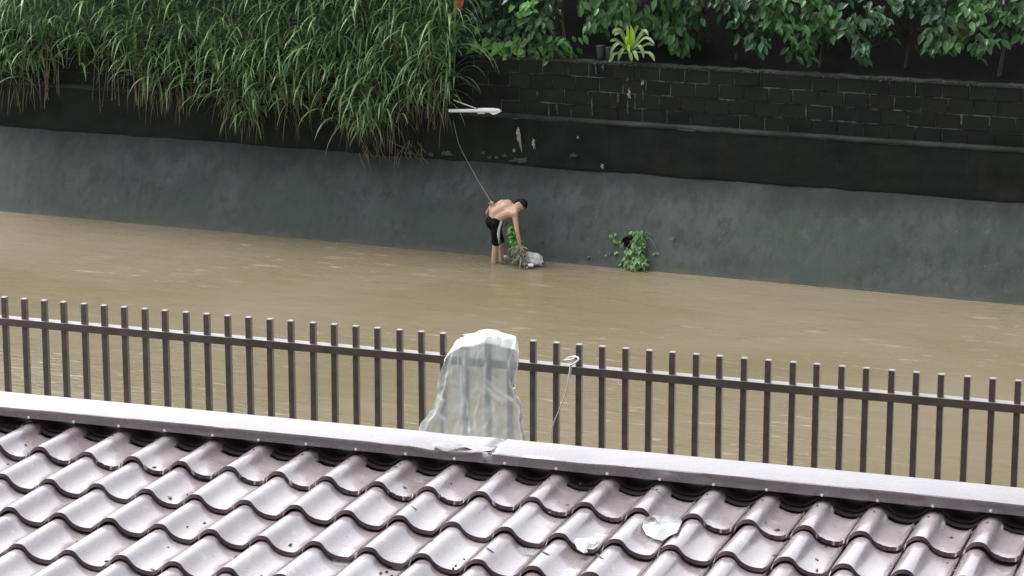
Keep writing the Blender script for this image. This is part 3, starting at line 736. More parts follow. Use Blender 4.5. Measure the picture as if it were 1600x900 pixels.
# ------------------------------------------------------------------ vegetation
def blade(b, root, d0, L, w, droop, tint, n=7, twist=0):
    side = d0.cross(Z)
    if side.length < .05: side = X
    side.normalize(); side = (side+V((R.uniform(-.4, .4), R.uniform(-.4, .4), R.uniform(-.3, .3)))).normalized()
    p = V(root); d = V(d0).normalized(); st = L/n; vs = []; fs = []
    for i in range(n+1):
        t = i/n; ww = w*(.55+.9*t if t < .35 else (1.0-(t-.35)/.65)**.8+.02)*.5
        vs += [p-side*ww, p+side*ww]
        if i < n: fs.append((2*i, 2*i+1, 2*i+3, 2*i+2))
        p = p+d*st; d = (d+V((0, 0, -1))*droop*(.35+t)).normalized()
    b.add(vs, fs, tint)
TOCAM = V((-FW.x, -FW.y, 0)).normalized()
def grass_meshes(edges_fn, xs, ys, count, g, dr, rr, dmin=.5, dmax=1.5):
    for i in range(count):
        x = rr.uniform(*xs); y = rr.uniform(*ys)
        if not edges_fn(x, y): continue
        dd = rr.uniform(dmin, dmax) if y < 95 else rr.uniform(dmin, .85)
        p = at(x, y, dd)
        a = rr.gauss(0, .9); out = (TOCAM*cos(a)+RT*sin(a)).normalized()
        el = rr.uniform(.2, 1.3); d = out*cos(el)+Z*sin(el)
        L = rr.uniform(.5, 1.15); low = y > 120
        dryp = .07 if y < 110 else (.55 if 615 < x < 700 else .38)
        if rr.random() < dryp: blade(dr, p, d, L*rr.uniform(.5, .9), rr.uniform(.010, .02), rr.uniform(.30, .6), rr.random())
        else: blade(g, p, d, L*1.1, (rr.uniform(.042, .062) if rr.random() < .45 else rr.uniform(.022, .040)), rr.uniform(.25, .60), rr.random()**1.5)
def clump(px0, px1, ybot, count, label, seed, edge):
    rr = random.Random(seed); c = at((px0+px1)/2, 150, 1.0)
    t = thing('grass_clump', c, label, 'grass', 'tall grass clumps hanging over the canal wall'); g = MB(); dr = MB()
    grass_meshes(edge, (px0, px1), (-110, ybot), count, g, dr, rr)
    # dry stems and hanging dead leaves under the clump
    for i in range(int(count*.07)):
        x = rr.uniform(px0+5, px1-10); y = rr.uniform(120, ybot)
        if not edge(x, y-15): continue
        blade(dr, at(x, y, rr.uniform(.55, .75)), (Z*-1+RT*rr.uniform(-.5, .5)+TOCAM*.3).normalized(), rr.uniform(.3, .65), rr.uniform(.006, .016), .25, rr.random()*.7)
    tag(g.build('leaf_blades', M['grass'], t), kind='stuff'); tag(dr.build('dry_blades', M['dry'], t), kind='stuff')
    st = MB()
    for i in range(26):
        x = rr.uniform(px0+10, px1-25); p0 = at(x, rr.uniform(150, 205), .85); p1 = at(x+rr.uniform(-25, 25), rr.uniform(-60, 20), rr.uniform(.9, 1.4))
        mid = p0.lerp(p1, .5)+TOCAM*.1; st.tube(spl([p0, mid, p1], 4), .008, 5, rr.random())
    tag(st.build('stems', M['dry'], t), kind='stuff')
    return t
def e1(x, y):
    lim = interp([(-110, 722), (0, 714), (60, 718), (110, 716), (150, 706), (185, 694), (215, 640)], y)
    yb = interp([(500, 205), (560, 205), (600, 200), (625, 190), (640, 172), (660, 165), (680, 178), (700, 165), (720, 120)], x)
    return x < lim and y < yb and not (y > 150 and 628 < x < 668 and R.random() < .6)
clump(528, 712, 205, 2500, 'big clump of tall green grass with arching blades hanging over the wall beside the lamp', 31, e1)
def e2(x, y): return y < 150+35*sin(x*.02)+20*sin(x*.07)
clump(330, 545, 190, 2600, 'tall green grass clump left of the big clump beside the lamp', 32, e2)
clump(120, 340, 190, 2300, 'tall green grass clump second from the left end of the wall', 33, lambda x, y: y < 120+25*sin(x*.03))
clump(-60, 130, 180, 1900, 'tall green grass clump at the far left end of the wall', 34, lambda x, y: y < 105+25*sin(x*.03+1))

def leaf_geo(L, w, fold_=.25, curl=.15, heart=False):
    # leaf in local frame: length +y, normal +z
    n = 5; vs = []; fs = []
    for i in range(n+1):
        t = i/n
        if heart: ww = w*(.72 if i == 0 else [0, .98, .95, .72, .40, 0][i])
        else: ww = w*[0.08, .62, .95, .9, .55, 0][i]
        z = -curl*L*t*t; yb = L*t - (L*.13 if heart and i == 0 else 0)
        vs += [V((-ww/2, yb, z+fold_*ww/2)), V((0, L*t, z)), V((ww/2, yb, z+fold_*ww/2))]
    for i in range(n): a = 3*i; fs += [(a, a+1, a+4, a+3), (a+1, a+2, a+5, a+4)]
    return vs, fs
def orient(dirv, nrm):
    y = dirv.normalized(); z = (nrm-y*nrm.dot(y)).normalized(); x = y.cross(z)
    return Matrix(((x.x, y.x, z.x), (x.y, y.y, z.y), (x.z, y.z, z.z)))
def leaf_at(b, p, rr, L, w, geo=None, droop=.5, tint=None):
    a = rr.uniform(0, 2*pi); d = V((cos(a), sin(a), 0))*(1-droop*.6)+Z*(-droop+rr.uniform(-.4, .4))
    d = d+TOCAM*.25; nrm = Z*.7+TOCAM*.6+V((rr.uniform(-.5, .5), rr.uniform(-.5, .5), rr.uniform(-.3, .3)))
    m3 = orient(d, nrm); k = rr.uniform(.7, 1.25); vs, fs = geo or leaf_geo(L, w)
    b.add([p+m3 @ (v*k) for v in vs], fs, rr.random() if tint is None else tint)
LG = leaf_geo(.19, .092, .3, .2); LG2 = leaf_geo(.12, .06, .3, .3)

def bush(name, label, region, seed, mat, count, dr=(1.15, 2.3), base_px=None, geo=None, droop=.6, twigs=40, cat='shrub', group=None):
    rr = random.Random(seed); xs, ys, fn = region
    bx = base_px or ((xs[0]+xs[1])/2); t = thing(name, at(bx, 95, dr[1]-.3), label, cat, group)
    b = MB(); c = 0; tries = 0
    cl = [(rr.uniform(*xs), rr.uniform(*ys), rr.uniform(*dr), rr.random()) for _ in range(max(14, count//16))]
    cl = [q for q in cl if fn(q[0], q[1])]
    while c < count and tries < count*20:
        tries += 1; q = rr.choice(cl); x = rr.gauss(q[0], 11); y = rr.gauss(q[1], 9)
        if not fn(x, y): continue
        leaf_at(b, at(x, y, max(1.1, q[2]+rr.gauss(0, .1))), rr, .15, .065, geo or LG, droop, min(1, max(0, .55*q[3]+.45*rr.random()))); c += 1
    tag(b.build('leaves', mat, t), kind='stuff')
    s_ = MB(); root = at(bx, 100, dr[1]-.3)
    root = root+WN*.5; s_.tube([root-Z*.3, root+Z*.5+RT*.1, root+Z*1.4], [.035, .025, .015], 7)
    for i in range(twigs):
        q = rr.choice(cl); p = at(q[0], q[1], q[2]+.05); a = root+Z*rr.uniform(.1, 1.0)
        s_.tube(spl([a, a.lerp(p, .5)+Z*.12, p], 3), [.012]+[.006]*6 if False else .006, 4)
    tag(s_.build('branches', M['bark'], t), kind='stuff')
    return t
bush('broadleaf_shrub', 'dark green large leaved shrub behind the block wall, right of the long grass',
     ((715, 885), (-60, 82), lambda x, y: x < interp([(-60, 880), (0, 868), (20, 875), (40, 868), (60, 872), (82, 885)], y)), 41, M['darkleaf'], 1700)
bush('broadleaf_tree', 'mid green tree with leafy boughs hanging over the block wall above the rosette plant',
     ((895, 1075), (-80, 75), lambda x, y: (y < 18+8*sin(x*.15) and x > 905) or (915 < x < 950 and y < 46) or (950 < x < 1005 and y < 32) or (x > 1008 and y < 30+(x-1008)*.9)), 42, M['midleaf'], 1300, (1.3, 2.6), 1085, droop=.8, cat='tree')
bush('leafy_shrub', 'low green shrub at the right end of the leafy mass beside the dark gap',
     ((815, 893), (35, 88), lambda x, y: y > 40+(x-820)*.15 or x < 850), 43, M['midleaf'], 120, (1.12, 1.4), geo=LG)
# bright heart-leaved vine: each leaf a part
vine = thing('heart_leaf_vine', at(780, 90, 1.2), 'bright yellow green heart leaved vine sprawling on top of the block wall', 'vine')
hl = []
for k, (L, w, cu) in enumerate(((.17, .14, .15), (.14, .12, .25), (.19, .13, .1))):
    b = MB(); vs, fs = leaf_geo(L, w, .25, cu, True); b.add(vs, fs, .3+.3*k); o = b.build('leaf', M['brightleaf']); hl.append(o.data); bpy.data.objects.remove(o)
rr = random.Random(51)
for i in range(62):
    if i < 46: x = rr.uniform(733, 832); y = rr.gauss(76, 9)
    else: x = rr.gauss(785, 30); y = rr.uniform(-5, 60)
    if y > 90: y = 86
    if i >= 46 and i < 56: x = rr.gauss(830, 8); y = rr.gauss(8, 8)
    p = at(x, y, rr.uniform(1.02, 1.18)); o = bpy.data.objects.new('leaf', rr.choice(hl)); col.objects.link(o); o.parent = vine
    a = rr.uniform(-1.4, 1.4); d = RT*sin(a)-Z*rr.uniform(.2, 1)+TOCAM*rr.uniform(.1, .6)
    m3 = orient(d, TOCAM*.8+Z*.8+RT*rr.uniform(-.5, .5)); o.matrix_basis = Matrix.Translation(p-V(vine.location)) @ m3.to_4x4() @ Matrix.Scale(rr.uniform(.65, 1.0), 4)
b = MB()
for i in range(14):
    x = rr.uniform(735, 825); b.tube(spl([at(x, 92, 1.15), at(x+rr.uniform(-10, 10), 75, 1.12), at(x+rr.uniform(-20, 20), 60, 1.1)], 4), .006, 5)
tag(b.build('runners', M['weed'], vine), kind='stuff')

# rosette plant
ros = thing('rosette_plant', at(985, 92, 1.22), 'pale green rosette plant with a yellow green heart on top of the block wall', 'plant')
def rleaf(px, mat, w, tint, name='leaf'):
    P = [at(x, y, d) for x, y, d in px]; Q = spl(P, 4); n = len(Q); b = MB(); vs = []; fs = []
    for i, p in enumerate(Q):
        t = i/(n-1); tg = (Q[min(i+1, n-1)]-Q[max(i-1, 0)]).normalized(); sd_ = tg.cross((TOCAM+Z*.9).normalized()).normalized()
        up = sd_.cross(tg); ww = w*(.45+.55*min(1, t*2.2))*(1 if t < .6 else max(0.02, 1-((t-.6)/.4)**2))/2
        vs += [p-sd_*ww+up*ww*.3, p, p+sd_*ww+up*ww*.3]
    for i in range(n-1): a = 3*i; fs += [(a, a+1, a+4, a+3), (a+1, a+2, a+5, a+4)]
    b.add(vs, fs, tint); return b.build(name, mat, ros, True)
c0 = (984, 82, 1.2)
for tip in (((972, 50, 1.1), (961, 47, 1.05), (957, 54, 1.0)), ((972, 55, 1.05), (964, 52, .95), (960, 56, .92)), ((970, 68, 1.0), (960, 72, .95), (953, 86, .92)), ((975, 76, .98), (969, 84, .92), (966, 95, .9)),
            ((965, 64, 1.1), (958, 63, 1.05), (953, 65, 1.0)), ((998, 60, 1.15), (1006, 52, 1.1), (1001, 44, 1.1)), ((1000, 55, 1.1), (1008, 48, 1.05), (1013, 56, 1.0)), ((1004, 62, 1.05), (1013, 60, 1.0), (1023, 69, .95)),
            ((997, 72, 1.0), (1003, 78, .95), (1006, 91, .92)), ((1005, 72, 1.1), (1014, 69, 1.05), (1022, 72, 1.0)), ((990, 80, .98), (994, 88, .92), (997, 95, .9)), ((960, 84, 1.0), (955, 92, .95), (951, 97, .93)),
            ((984, 82, 1.0), (986, 90, .92), (987, 96, .9)), ((1010, 82, 1.05), (1018, 86, 1.0), (1023, 96, .97)), ((990, 55, 1.25), (994, 45, 1.25), (998, 40, 1.25)), ((975, 60, 1.25), (970, 50, 1.3), (965, 44, 1.3))):
    rleaf([c0, *tip], M['rosette'], .062, R.random())
for tip, w in ((((981, 62, 1.05), (981, 48, 1.02), (979, 40, .98)), .05), (((986, 62, 1.1), (987, 50, 1.1), (985, 39, 1.1)), .055), (((983, 70, 1.02), (982, 76, .95), (984, 82, .9)), .05), (((978, 66, 1.05), (978, 58, 1.0), (979, 70, .95)), .05), (((989, 68, 1.05), (990, 56, 1.0), (987, 42, 1.0)), .045)):
    rleaf([c0, *tip], M['rosettey'], w, R.random())
for (px, d, h, r, lab) in ((938, 1.32, .25, .075, 'dark grey plastic plant pot left of the rosette plant'), (951, 1.36, .22, .06, 'smaller grey plant pot half behind the rosette leaves')):
    t = thing('plant_pot', at(px, 94, d), lab, 'plant pot', 'pots on top of the block wall'); b = MB(); c = V(t.location)
    b.lathe(c, [(r*.7, -0.02), (r*.78, h*.3), (r*.95, h*.85), (r*.96, h)], 18); b.build('body', M['pot'], t, True)
    b = MB(); b.lathe(c, [(r*1.06, h*.9), (r*1.08, h*1.0), (r*.9, h*1.01), (r*.86, h*.93)], 18); b.build('rim', M['pot'], t, True)
# red flower
t = thing('red_flower', at(716, 2, .95), 'drooping red flower at the top of the photo, right of the long grass', 'flower')
for k, (dx, tx, ty) in enumerate(((-3, 713, 16), (0, 716, 19), (3, 719, 14), (1, 711, 8), (4, 720, 6))):
    b = MB(); a = at(716+dx*.3, -12, .95); e = at(tx, ty, .9); Q = spl([a, a.lerp(e, .5)+TOCAM*.04+RT*dx*.006, e], 5); n = len(Q); vs = []; fs = []
    for i, p in enumerate(Q):
        t_ = i/(n-1); ww = .055*sin(pi*(t_*.85+.12)); vs += [p-RT*ww, p+TOCAM*ww*.5, p+RT*ww]
    for i in range(n-1): a_ = 3*i; fs += [(a_, a_+1, a_+4, a_+3), (a_+1, a_+2, a_+5, a_+4)]
    b.add(vs, fs); b.build('petal', M['red'], t, True)
b = MB(); b.tube([at(716, -10, .95), at(716, -60, 1.1)], .01, 6); b.build('stem', M['weed'], t)

# trees on the hillside (crowns mostly above the frame; they shade the ground under them)
def tree_parts(seed, mat, n=2600, rad=2.2, hgt=3.2):
    rr = random.Random(seed); b = MB(); geo = leaf_geo(.22, .10, .3, .2)
    lobes = [(V((rr.uniform(-1, 1)*rad*.6, rr.uniform(-1, 1)*rad*.6, hgt+rr.uniform(-.9, 1.1))), rr.uniform(.6, 1.15)) for _ in range(11)]
    for i in range(n):
        c, r_ = rr.choice(lobes); d = V((rr.gauss(0, 1), rr.gauss(0, 1), rr.gauss(0, 1))).normalized()*r_*rr.uniform(.55, 1.05)
        leaf_at(b, c+d, rr, .2, .1, geo, .6, rr.random()*(.6+.4*(r_)))
    o = b.build('crown', mat); o['kind'] = 'stuff'; cm = o.data; bpy.data.objects.remove(o)
    s_ = MB(); s_.tube(spl([V((0, 0, -.6)), V((.1, 0, hgt*.5)), V((0, .1, hgt))], 5), [.14-.008*i for i in range(11)], 9)
    for c, r_ in lobes: s_.tube(spl([V((0, 0, hgt*rr.uniform(.4, .8))), c*.5+V((0, 0, hgt*.4)), c], 4), [.05-.005*i for i in range(9)], 5)
    o = s_.build('trunk', M['bark'], smooth=True); tm = o.data; bpy.data.objects.remove(o)
    return cm, tm
TV = [tree_parts(61, M['darkleaf']), tree_parts(62, M['midleaf'])]
lab = ['dark evergreen tree above the far left grass clump', 'green tree above the second grass clump from the left', 'dark tree behind the big grass clump', 'green tree rising behind the dark leaved shrub', 'dark tree behind the shaded gap in the leaves',
       'green tree above the rosette plant', 'dark tree right of the rosette plant, third from the right end', 'green tree second from the right end of the wall', 'dark tree at the right end of the wall']
for i, (s, d, z0, sc_) in enumerate(((-10.5, 3.6, 3.9, 1.0), (-7.4, 3.2, 3.7, .9), (-4.4, 3.6, 3.9, 1.1), (-1.9, 3.9, 4.0, 1.0), (.3, 3.0, 3.5, .95), (2.2, 4.2, 4.1, 1.05), (4.0, 3.2, 3.6, .95), (6.2, 3.3, 3.7, 1.0), (8.6, 3.5, 3.8, 1.05))):
    t = thing('tree', W(s, d, z0), lab[i], 'tree', 'trees behind the block wall'); t.rotation_euler = (0, 0, R.uniform(-.5, .5)); t.scale = (sc_,)*3
    cm, tm = TV[i % 2]
    for nm, dt in (('crown', cm), ('trunk', tm)):
        o = bpy.data.objects.new(nm, dt); col.objects.link(o); o.parent = t
        if nm == 'crown': o['kind'] = 'stuff'
# side shrubs continuing along the wall top
for i, (x0, x1, mt, lb) in enumerate(((1062, 1200, 'darkleaf', 'dark leaved shrub just right of the tree boughs on the wall'), (1190, 1340, 'midleaf', 'green shrub on the wall top, third from the right'), (1320, 1480, 'darkleaf', 'dark leaved shrub on the wall top, second from the right'), (1460, 1640, 'midleaf', 'green shrub on the wall top at the right end'))):
    ph = i*2.1
    bush('wall_top_shrub', lb, ((x0, x1), (-60, 100), lambda x, y, x0=x0, ph=ph: y < 72+(x-1060)*.035+16*sin(x*.05+ph)+6*sin(x*.17)), 70+i, M[mt], 480, (1.15, 2.2), group='shrubs along the wall top')

# ------------------------------------------------------------------ lamp
lp = thing('street_lamp', at(700, 180, .62), 'white lamp head on a short arm sticking out of the long grass', 'lamp')
A = at(702, 173, .45); B = at(746, 173, .45); Cc = at(784, 173.5, .45)
b = MB(); b.tube([A, B+(B-A).normalized()*.06], .030, 12); b.build('arm', M['white'], lp, True)
b = MB(); b.tube([at(709, 156.5, .5), at(744, 169.5, .45)], .008, 8); b.build('brace', M['white'], lp, True)
ax = (Cc-B).normalized()
b = MB(); Q = [B, B+ax*.02, B+ax*.15, B+ax*.30, B+ax*.40, B+ax*.44]; b.tube([q+Z*.008 for q in Q], [.026, .036, .040, .040, .030, .008], 14, flat=1.15); hd = b.build('lamp_head', M['white'], lp, True)
b = MB(); b.box(B+ax*.08-Z*.038, ax, WN, Z, .065, .035, .012); bevel(b.build('lens', M['lens'], lp), .004)
b = MB(); b.add([B+ax*.22-Z*.02-WN*.03, B+ax*.31-Z*.062-WN*.03, B+ax*.35-Z*.052-WN*.03, B+ax*.44-Z*.008-WN*.03, B+ax*.43+Z*.0-WN*.03, B+ax*.34-Z*.03-WN*.03,
       B+ax*.22-Z*.02+WN*.03, B+ax*.31-Z*.062+WN*.03, B+ax*.35-Z*.052+WN*.03, B+ax*.44-Z*.008+WN*.03, B+ax*.43+Z*.0+WN*.03, B+ax*.34-Z*.03+WN*.03],
      [(0, 1, 2, 5), (5, 2, 3, 4), (6, 11, 8, 7), (11, 10, 9, 8), (0, 6, 7, 1), (1, 7, 8, 2), (2, 8, 9, 3), (3, 9, 10, 4), (4, 10, 11, 5), (5, 11, 6, 0)]); b.build('shade_flap', M['white'], lp)
b = MB(); b.tube([A+RT*.02, A-RT*.01-WU*.03+WN*.1, at(690, 176, BLK_D)], .014, 10); b.build('bracket', M['pot'], lp, True)
# cable drooping from the lamp area down the wall
# ------------------------------------------------------------------ person
def K(x, y, d): return at(x, y, d)
body = MB()
pel = K(773, 346, -.36)
hipR, hipL = K(776, 350, -.44), K(771, 349, -.27)
knR, knL = K(775, 379, -.47), K(782.5, 378, -.24)
anR, anL = K(770, 408, -.44)-Z*.24, K(784.5, 402, -.20)-Z*.20
shR, shL = K(804, 334.5, -.50), K(794, 318, -.22)
# trunk: two columns plus spine, fused
body.cap(hipR, knR, .088, .060); body.cap(hipL, knL, .086, .055)
body.cap(knR, knR.lerp(anR, .35), .056, .056); body.cap(knR.lerp(anR, .35), anR, .056, .036)
body.cap(knL, knL.lerp(anL, .35), .048, .050); body.cap(knL.lerp(anL, .35), anL, .050, .034)
for a in (anR, anL): body.cap(a-Z*.03, a+WU*.17-Z*.05, .04, .028)
body.ell(pel, WU, WN, Z, .125, .15, .12)
wR, wL = K(781, 339, -.44), K(772, 330, -.27)
chR, chL = K(795, 333, -.48), K(785, 321, -.24)
body.cap(hipR, wR, .10, .083); body.cap(hipL, wL, .10, .085)
body.cap(wR, chR, .083, .082); body.cap(wL, chL, .088, .100)
body.cap(chR, shR, .080, .062); body.cap(chL, shL, .098, .070)
bk = TOCAM*.045+Z*.03; hm = (hipR+hipL)/2; mid = (wR+wL)/2; mch = (chR+chL)/2; msh = (shR+shL)/2
body.cap(hm+bk*.4, mid+bk*.7, .12, .112); body.cap(mid+bk*.8, mch+bk, .112, .118); body.cap(mch+bk, msh+bk*.4, .118, .085)
body.cap(mch*.5+chR*.5+bk*.5, msh*.5+shR*.5+bk*.1, .09, .07)
body.cap(shL, shR, .070, .062)
nk = (shR+shL)/2+(K(803, 322, -.36)-K(799, 326, -.36)); hc = K(813, 320.5, -.40)
body.cap((shR+shL)/2, hc, .058, .052)
crown = (K(823, 318, -.40)-hc).normalized(); face = (K(815, 331, -.47)-hc); face = (face-crown*face.dot(crown)).normalized(); sidev = crown.cross(face)
body.ell(hc, sidev, face, crown, .072, .088, .108)
body.ell(hc+face*.045-crown*.045, sidev, face, crown, .052, .055, .062)            # jaw
body.cap(hc+face*.082+crown*.0, hc+face*.103-crown*.022, .010, .013, 8)            # nose
body.ell(hc+face*.082-crown*.055, sidev, face, crown, .024, .012, .010, 8, 6)       # mouth
for sg in (-1, 1): body.ell(hc+sidev*sg*.074-face*.004-crown*.008, sidev, face, crown, .010, .020, .032, 8, 6)
# right arm reaching down
elR, wrR = K(808, 361, -.56), K(812.5, 386, -.53)
body.cap(shR, elR, .050, .038); body.cap(elR, elR.lerp(wrR, .35), .038, .037); body.cap(elR.lerp(wrR, .35), wrR, .037, .026)
def hand(b, w, d, palmn, L=.18, curl=.5):
    d = d.normalized(); s_ = d.cross(palmn).normalized(); n = s_.cross(d)
    b.ell(w+d*.045, s_, n, d, .040, .016, .052, 10, 8)
    for i, (o_, ln) in enumerate(((-.030, .066), (-.010, .076), (.011, .071), (.030, .056))):
        a = w+d*.082+s_*o_; m1 = a+(d*cos(curl*.6)+n*sin(curl*.6))*ln*.45; m2 = m1+(d*cos(curl*1.6)+n*sin(curl*1.6))*ln*.33; m3 = m2+(d*cos(curl*2.6)+n*sin(curl*2.6))*ln*.25
        b.cap(a, m1, .0100, .0092, 7); b.cap(m1, m2, .0092, .0085, 7); b.cap(m2, m3, .0085, .0072, 7)
    a = w+d*.022-s_*.030; m1 = a+(d*.7-s_*.75+n*.25).normalized()*.038; m2 = m1+(d*.95-s_*.1+n*.5).normalized()*.030
    b.cap(a, m1, .013, .011, 7); b.cap(m1, m2, .011, .009, 7)
hand(body, wrR, (K(814, 396, -.55)-wrR), WU*-.5-WN*.2+TOCAM*.6, curl=.55)
# left arm behind the back, holding the rope
elL, wrL = K(761.5, 332.5, -.16), K(767, 321.5, -.28)
upL = K(775, 324, -.10)
body.cap(shL, upL, .050, .042); body.cap(upL, elL, .042, .037); body.cap(elL, wrL, .036, .026)
hand(body, wrL, (K(770, 314.5, -.32)-wrL), TOCAM, curl=.9)
person = thing('person', K(776, 408, -.35), 'shirtless person in black shorts with white stripe bending over in the shallow water', 'person')
bo = body.build('body', M['skin'], person); remesh(bo, .0085, 14, .6)
# shorts
sh = MB(); 
sh.cap(hipR, hipR.lerp(knR, .98), .103, .076); sh.cap(hipL, hipL.lerp(knL, .92), .103, .070)
sh.ell(pel-WU*.012, WU, WN, Z, .142, .172, .122); sh.cap(hipR, wR.lerp(hipR, .55), .112, .100); sh.cap(hipL, wL.lerp(hipL, .6), .112, .098); sh.ell((hipR+hipL)/2-WU*.035+Z*.01, WU, WN, Z, .12, .14, .11)
so_ = sh.build('shorts', M['shorts'], person); remesh(so_, .010, 3, .5)
tx = bpy.data.textures.new('fold', 'CLOUDS'); tx.noise_scale = .07
dm = so_.modifiers.new('folds', 'DISPLACE'); dm.texture = tx; dm.strength = .016; dm.mid_level = .5; dm.texture_coords = 'LOCAL'
# stripe: band lying on the visible side of the shorts
bpy.context.view_layer.update()
from mathutils.bvhtree import BVHTree
bt = BVHTree.FromPolygons([v.co+V(person.location) for v in so_.data.vertices], [p.vertices[:] for p in so_.data.polygons])
def strip(path, w, name, mat):
    b = MB(); vs = []; fs = []; n = len(path)
    for (x, y) in path:
        for k in range(4):
            q = at(x+w*(k/3-.5), y, -1.2); r_ = ray(x+w*(k/3-.5), y).normalized(); h = bt.ray_cast(q-r_*1.0, r_)
            p = h[0] if h[0] is not None else None
            if p is None:
                nr = bt.find_nearest(at(x, y, -.42)); p = nr[0]; vs.append(p-r_*.010)
            else: vs.append(p-r_*.012)
    for i in range(n-1):
        for k in range(3): a = i*4+k; fs.append((a, a+1, a+5, a+4))
    b.add(vs, fs); o = b.build(name, mat, person, True); s2 = o.modifiers.new('s', 'SOLIDIFY'); s2.thickness = .004; return o
strip([(784.0, 344.5), (782.8, 349), (781, 354), (779.5, 359), (778.8, 365), (779.3, 370), (780.3, 375), (781.2, 381)], 4.2, 'stripe', M['stripe'])
# hair: shell over crown and back of head
hb = MB(); hb.ell(hc, sidev, face, crown, .082, .098, .118, 28, 18); ob = hb.build('hair', M['hair'], person, True)
bm = bmesh.new(); bm.from_mesh(ob.data); hl_ = hc-V(person.location); dl = []
for v in bm.verts:
    q = v.co-hl_; f_ = q.dot(face)/.098; c_ = q.dot(crown)/.118
    v.co += q.normalized()*.006*noise.noise(v.co*60)
    if (c_ < .25+.55*f_ and f_ > -.25) or c_ < -.72: dl.append(v)
bmesh.ops.delete(bm, geom=dl, context='VERTS'); bm.to_mesh(ob.data); bm.free()
s2 = ob.modifiers.new('s', 'SOLIDIFY'); s2.thickness = .012; s2.offset = -1
for sg in (-1, 1):
    b = MB(); b.ell(hc+face*.080+sidev*sg*.030+crown*.012, sidev, face, crown, .012, .006, .006, 8, 6); b.build('eye', M['hair'], person, True)

# rope from the grass to the raised hand
b = MB(); rr = random.Random(8); P = [at(708, 188, .5), at(712, 205, .48), at(717, 225, .45), at(726, 244, .42), at(738, 266, .25), at(748, 284, .08), at(758, 300, -.1), at(765, 312, -.22), K(769.5, 316.5, -.30), K(771, 321, -.27), K(768, 330, -.22)]
b.tube(spl(P, 5), .0048, 6); tag(b.build('rope', M['rope'], loc=P[-1], smooth=True), 'thin pale rope hanging down the canal wall to the hand behind the person', 'rope')

# uprooted plant held in the lower hand
up = thing('uprooted_plant', K(806, 412, -.55), 'uprooted leafy plant with pale muddy roots held by the bending person', 'plant')
rr = random.Random(12); b = MB(); gl = leaf_geo(.09, .06, .25, .2)
for i in range(105):
    t = rr.random(); x = 797+8*t+rr.gauss(0, 2.0+1.5*t); y = 350+38*t+rr.gauss(0, 2)
    leaf_at(b, at(x, y, -.42+rr.uniform(-.14, .1)), rr, .09, .05, gl, .4, rr.random()*(.45+.55*t))
tag(b.build('leaves', M['brightleaf'], up), kind='stuff')
b = MB()
for i in range(10): b.tube(spl([at(797+rr.uniform(-6, 6), 350+rr.uniform(-6, 14), -.4), at(801+rr.uniform(-3, 3), 372, -.45), at(808+rr.uniform(-3, 3), 392, -.52)], 4), .005, 5)
tag(b.build('stems', M['weed'], up), kind='stuff')
b = MB()
for i in range(130):
    yy = 383+22*rr.random()**1.4; x = 802+rr.gauss(6+(yy-383)*.25, 4.5); p = at(x, yy, -.55+rr.uniform(-.14, .12)); a = rr.uniform(-1, 1)
    q = p+V((0, 0, -1))*rr.uniform(.03, .20)+RT*rr.uniform(-.10, .12)+TOCAM*rr.uniform(0, .08); q.z = max(q.z, -.03)
    b.tube([p, p.lerp(q, .5)+RT*rr.uniform(-.03, .03)+TOCAM*.03, q], [rr.uniform(.004, .014), rr.uniform(.005, .013), .003], 5, rr.random()**.8)
tag(b.build('roots', M['husk'], up), kind='stuff')
# white sack
sk = thing('white_sack', K(833, 412, -.42), 'wet white sack with a dark tied end lying at the foot of the slope', 'sack')
b = MB(); a0, a1, a2, a3 = K(818, 407, -.48), K(826, 402.5, -.42), K(838, 405, -.40), K(845, 411, -.40)
b.cap(a0, a1, .07, .105); b.cap(a1, a2, .105, .105); b.cap(a2, a3, .105, .055); b.ell(K(831, 409, -.45), WU, WN, Z, .14, .10, .07)
o = b.build('body', M['sack'], sk); remesh(o, .012, 3); tx2 = bpy.data.textures.new('crumple', 'CLOUDS'); tx2.noise_scale = .06
dm = o.modifiers.new('c', 'DISPLACE'); dm.texture = tx2; dm.strength = .03; dm.texture_coords = 'LOCAL'
b = MB(); b.cap(K(846, 412, -.42), K(850, 410.5, -.43), .022, .013); b.build('tied_end', M['sackd'], sk, True)
b = MB(); b.ell(K(828, 398.5, -.46), WU, WN, Z, .022, .03, .018); b.build('dark_patch', M['sackd'], sk, True)
b = MB(); b.ell(K(820, 399.5, -.52), WU, WN, Z, .016, .03, .022); b.build('dark_patch', M['sackd'], sk, True)
def lump(x, y, d, r, label, seed, mat='foam', name='foam_lump'):
    rr = random.Random(seed); p = K(x, y, d); b = MB(); b.ell(p, WU, WN, Z, r*1.3, r, r*.8, 14, 10)
    b.v = [tuple(V(v)+(V(v)-p)*.5*noise.noise(V(v)*22+V((seed, 0, 0)))) for v in b.v]
    return tag(b.build(name, M[mat], loc=p, smooth=True), label, 'foam')
lump(829.5, 414, -.62, .042, 'round pinkish white foam lump floating in front of the white sack', 1)
lump(820, 412, -.60, .032, 'dull white foam lump among the roots left of the white sack', 2, 'sack')
lump(791, 401.5, -.30, .035, 'small grey white foam lump between the person and the uprooted plant', 4, 'sack')
lump(823.5, 418, -.70, .016, 'tiny pale foam bit floating below the white sack', 5, 'sack')

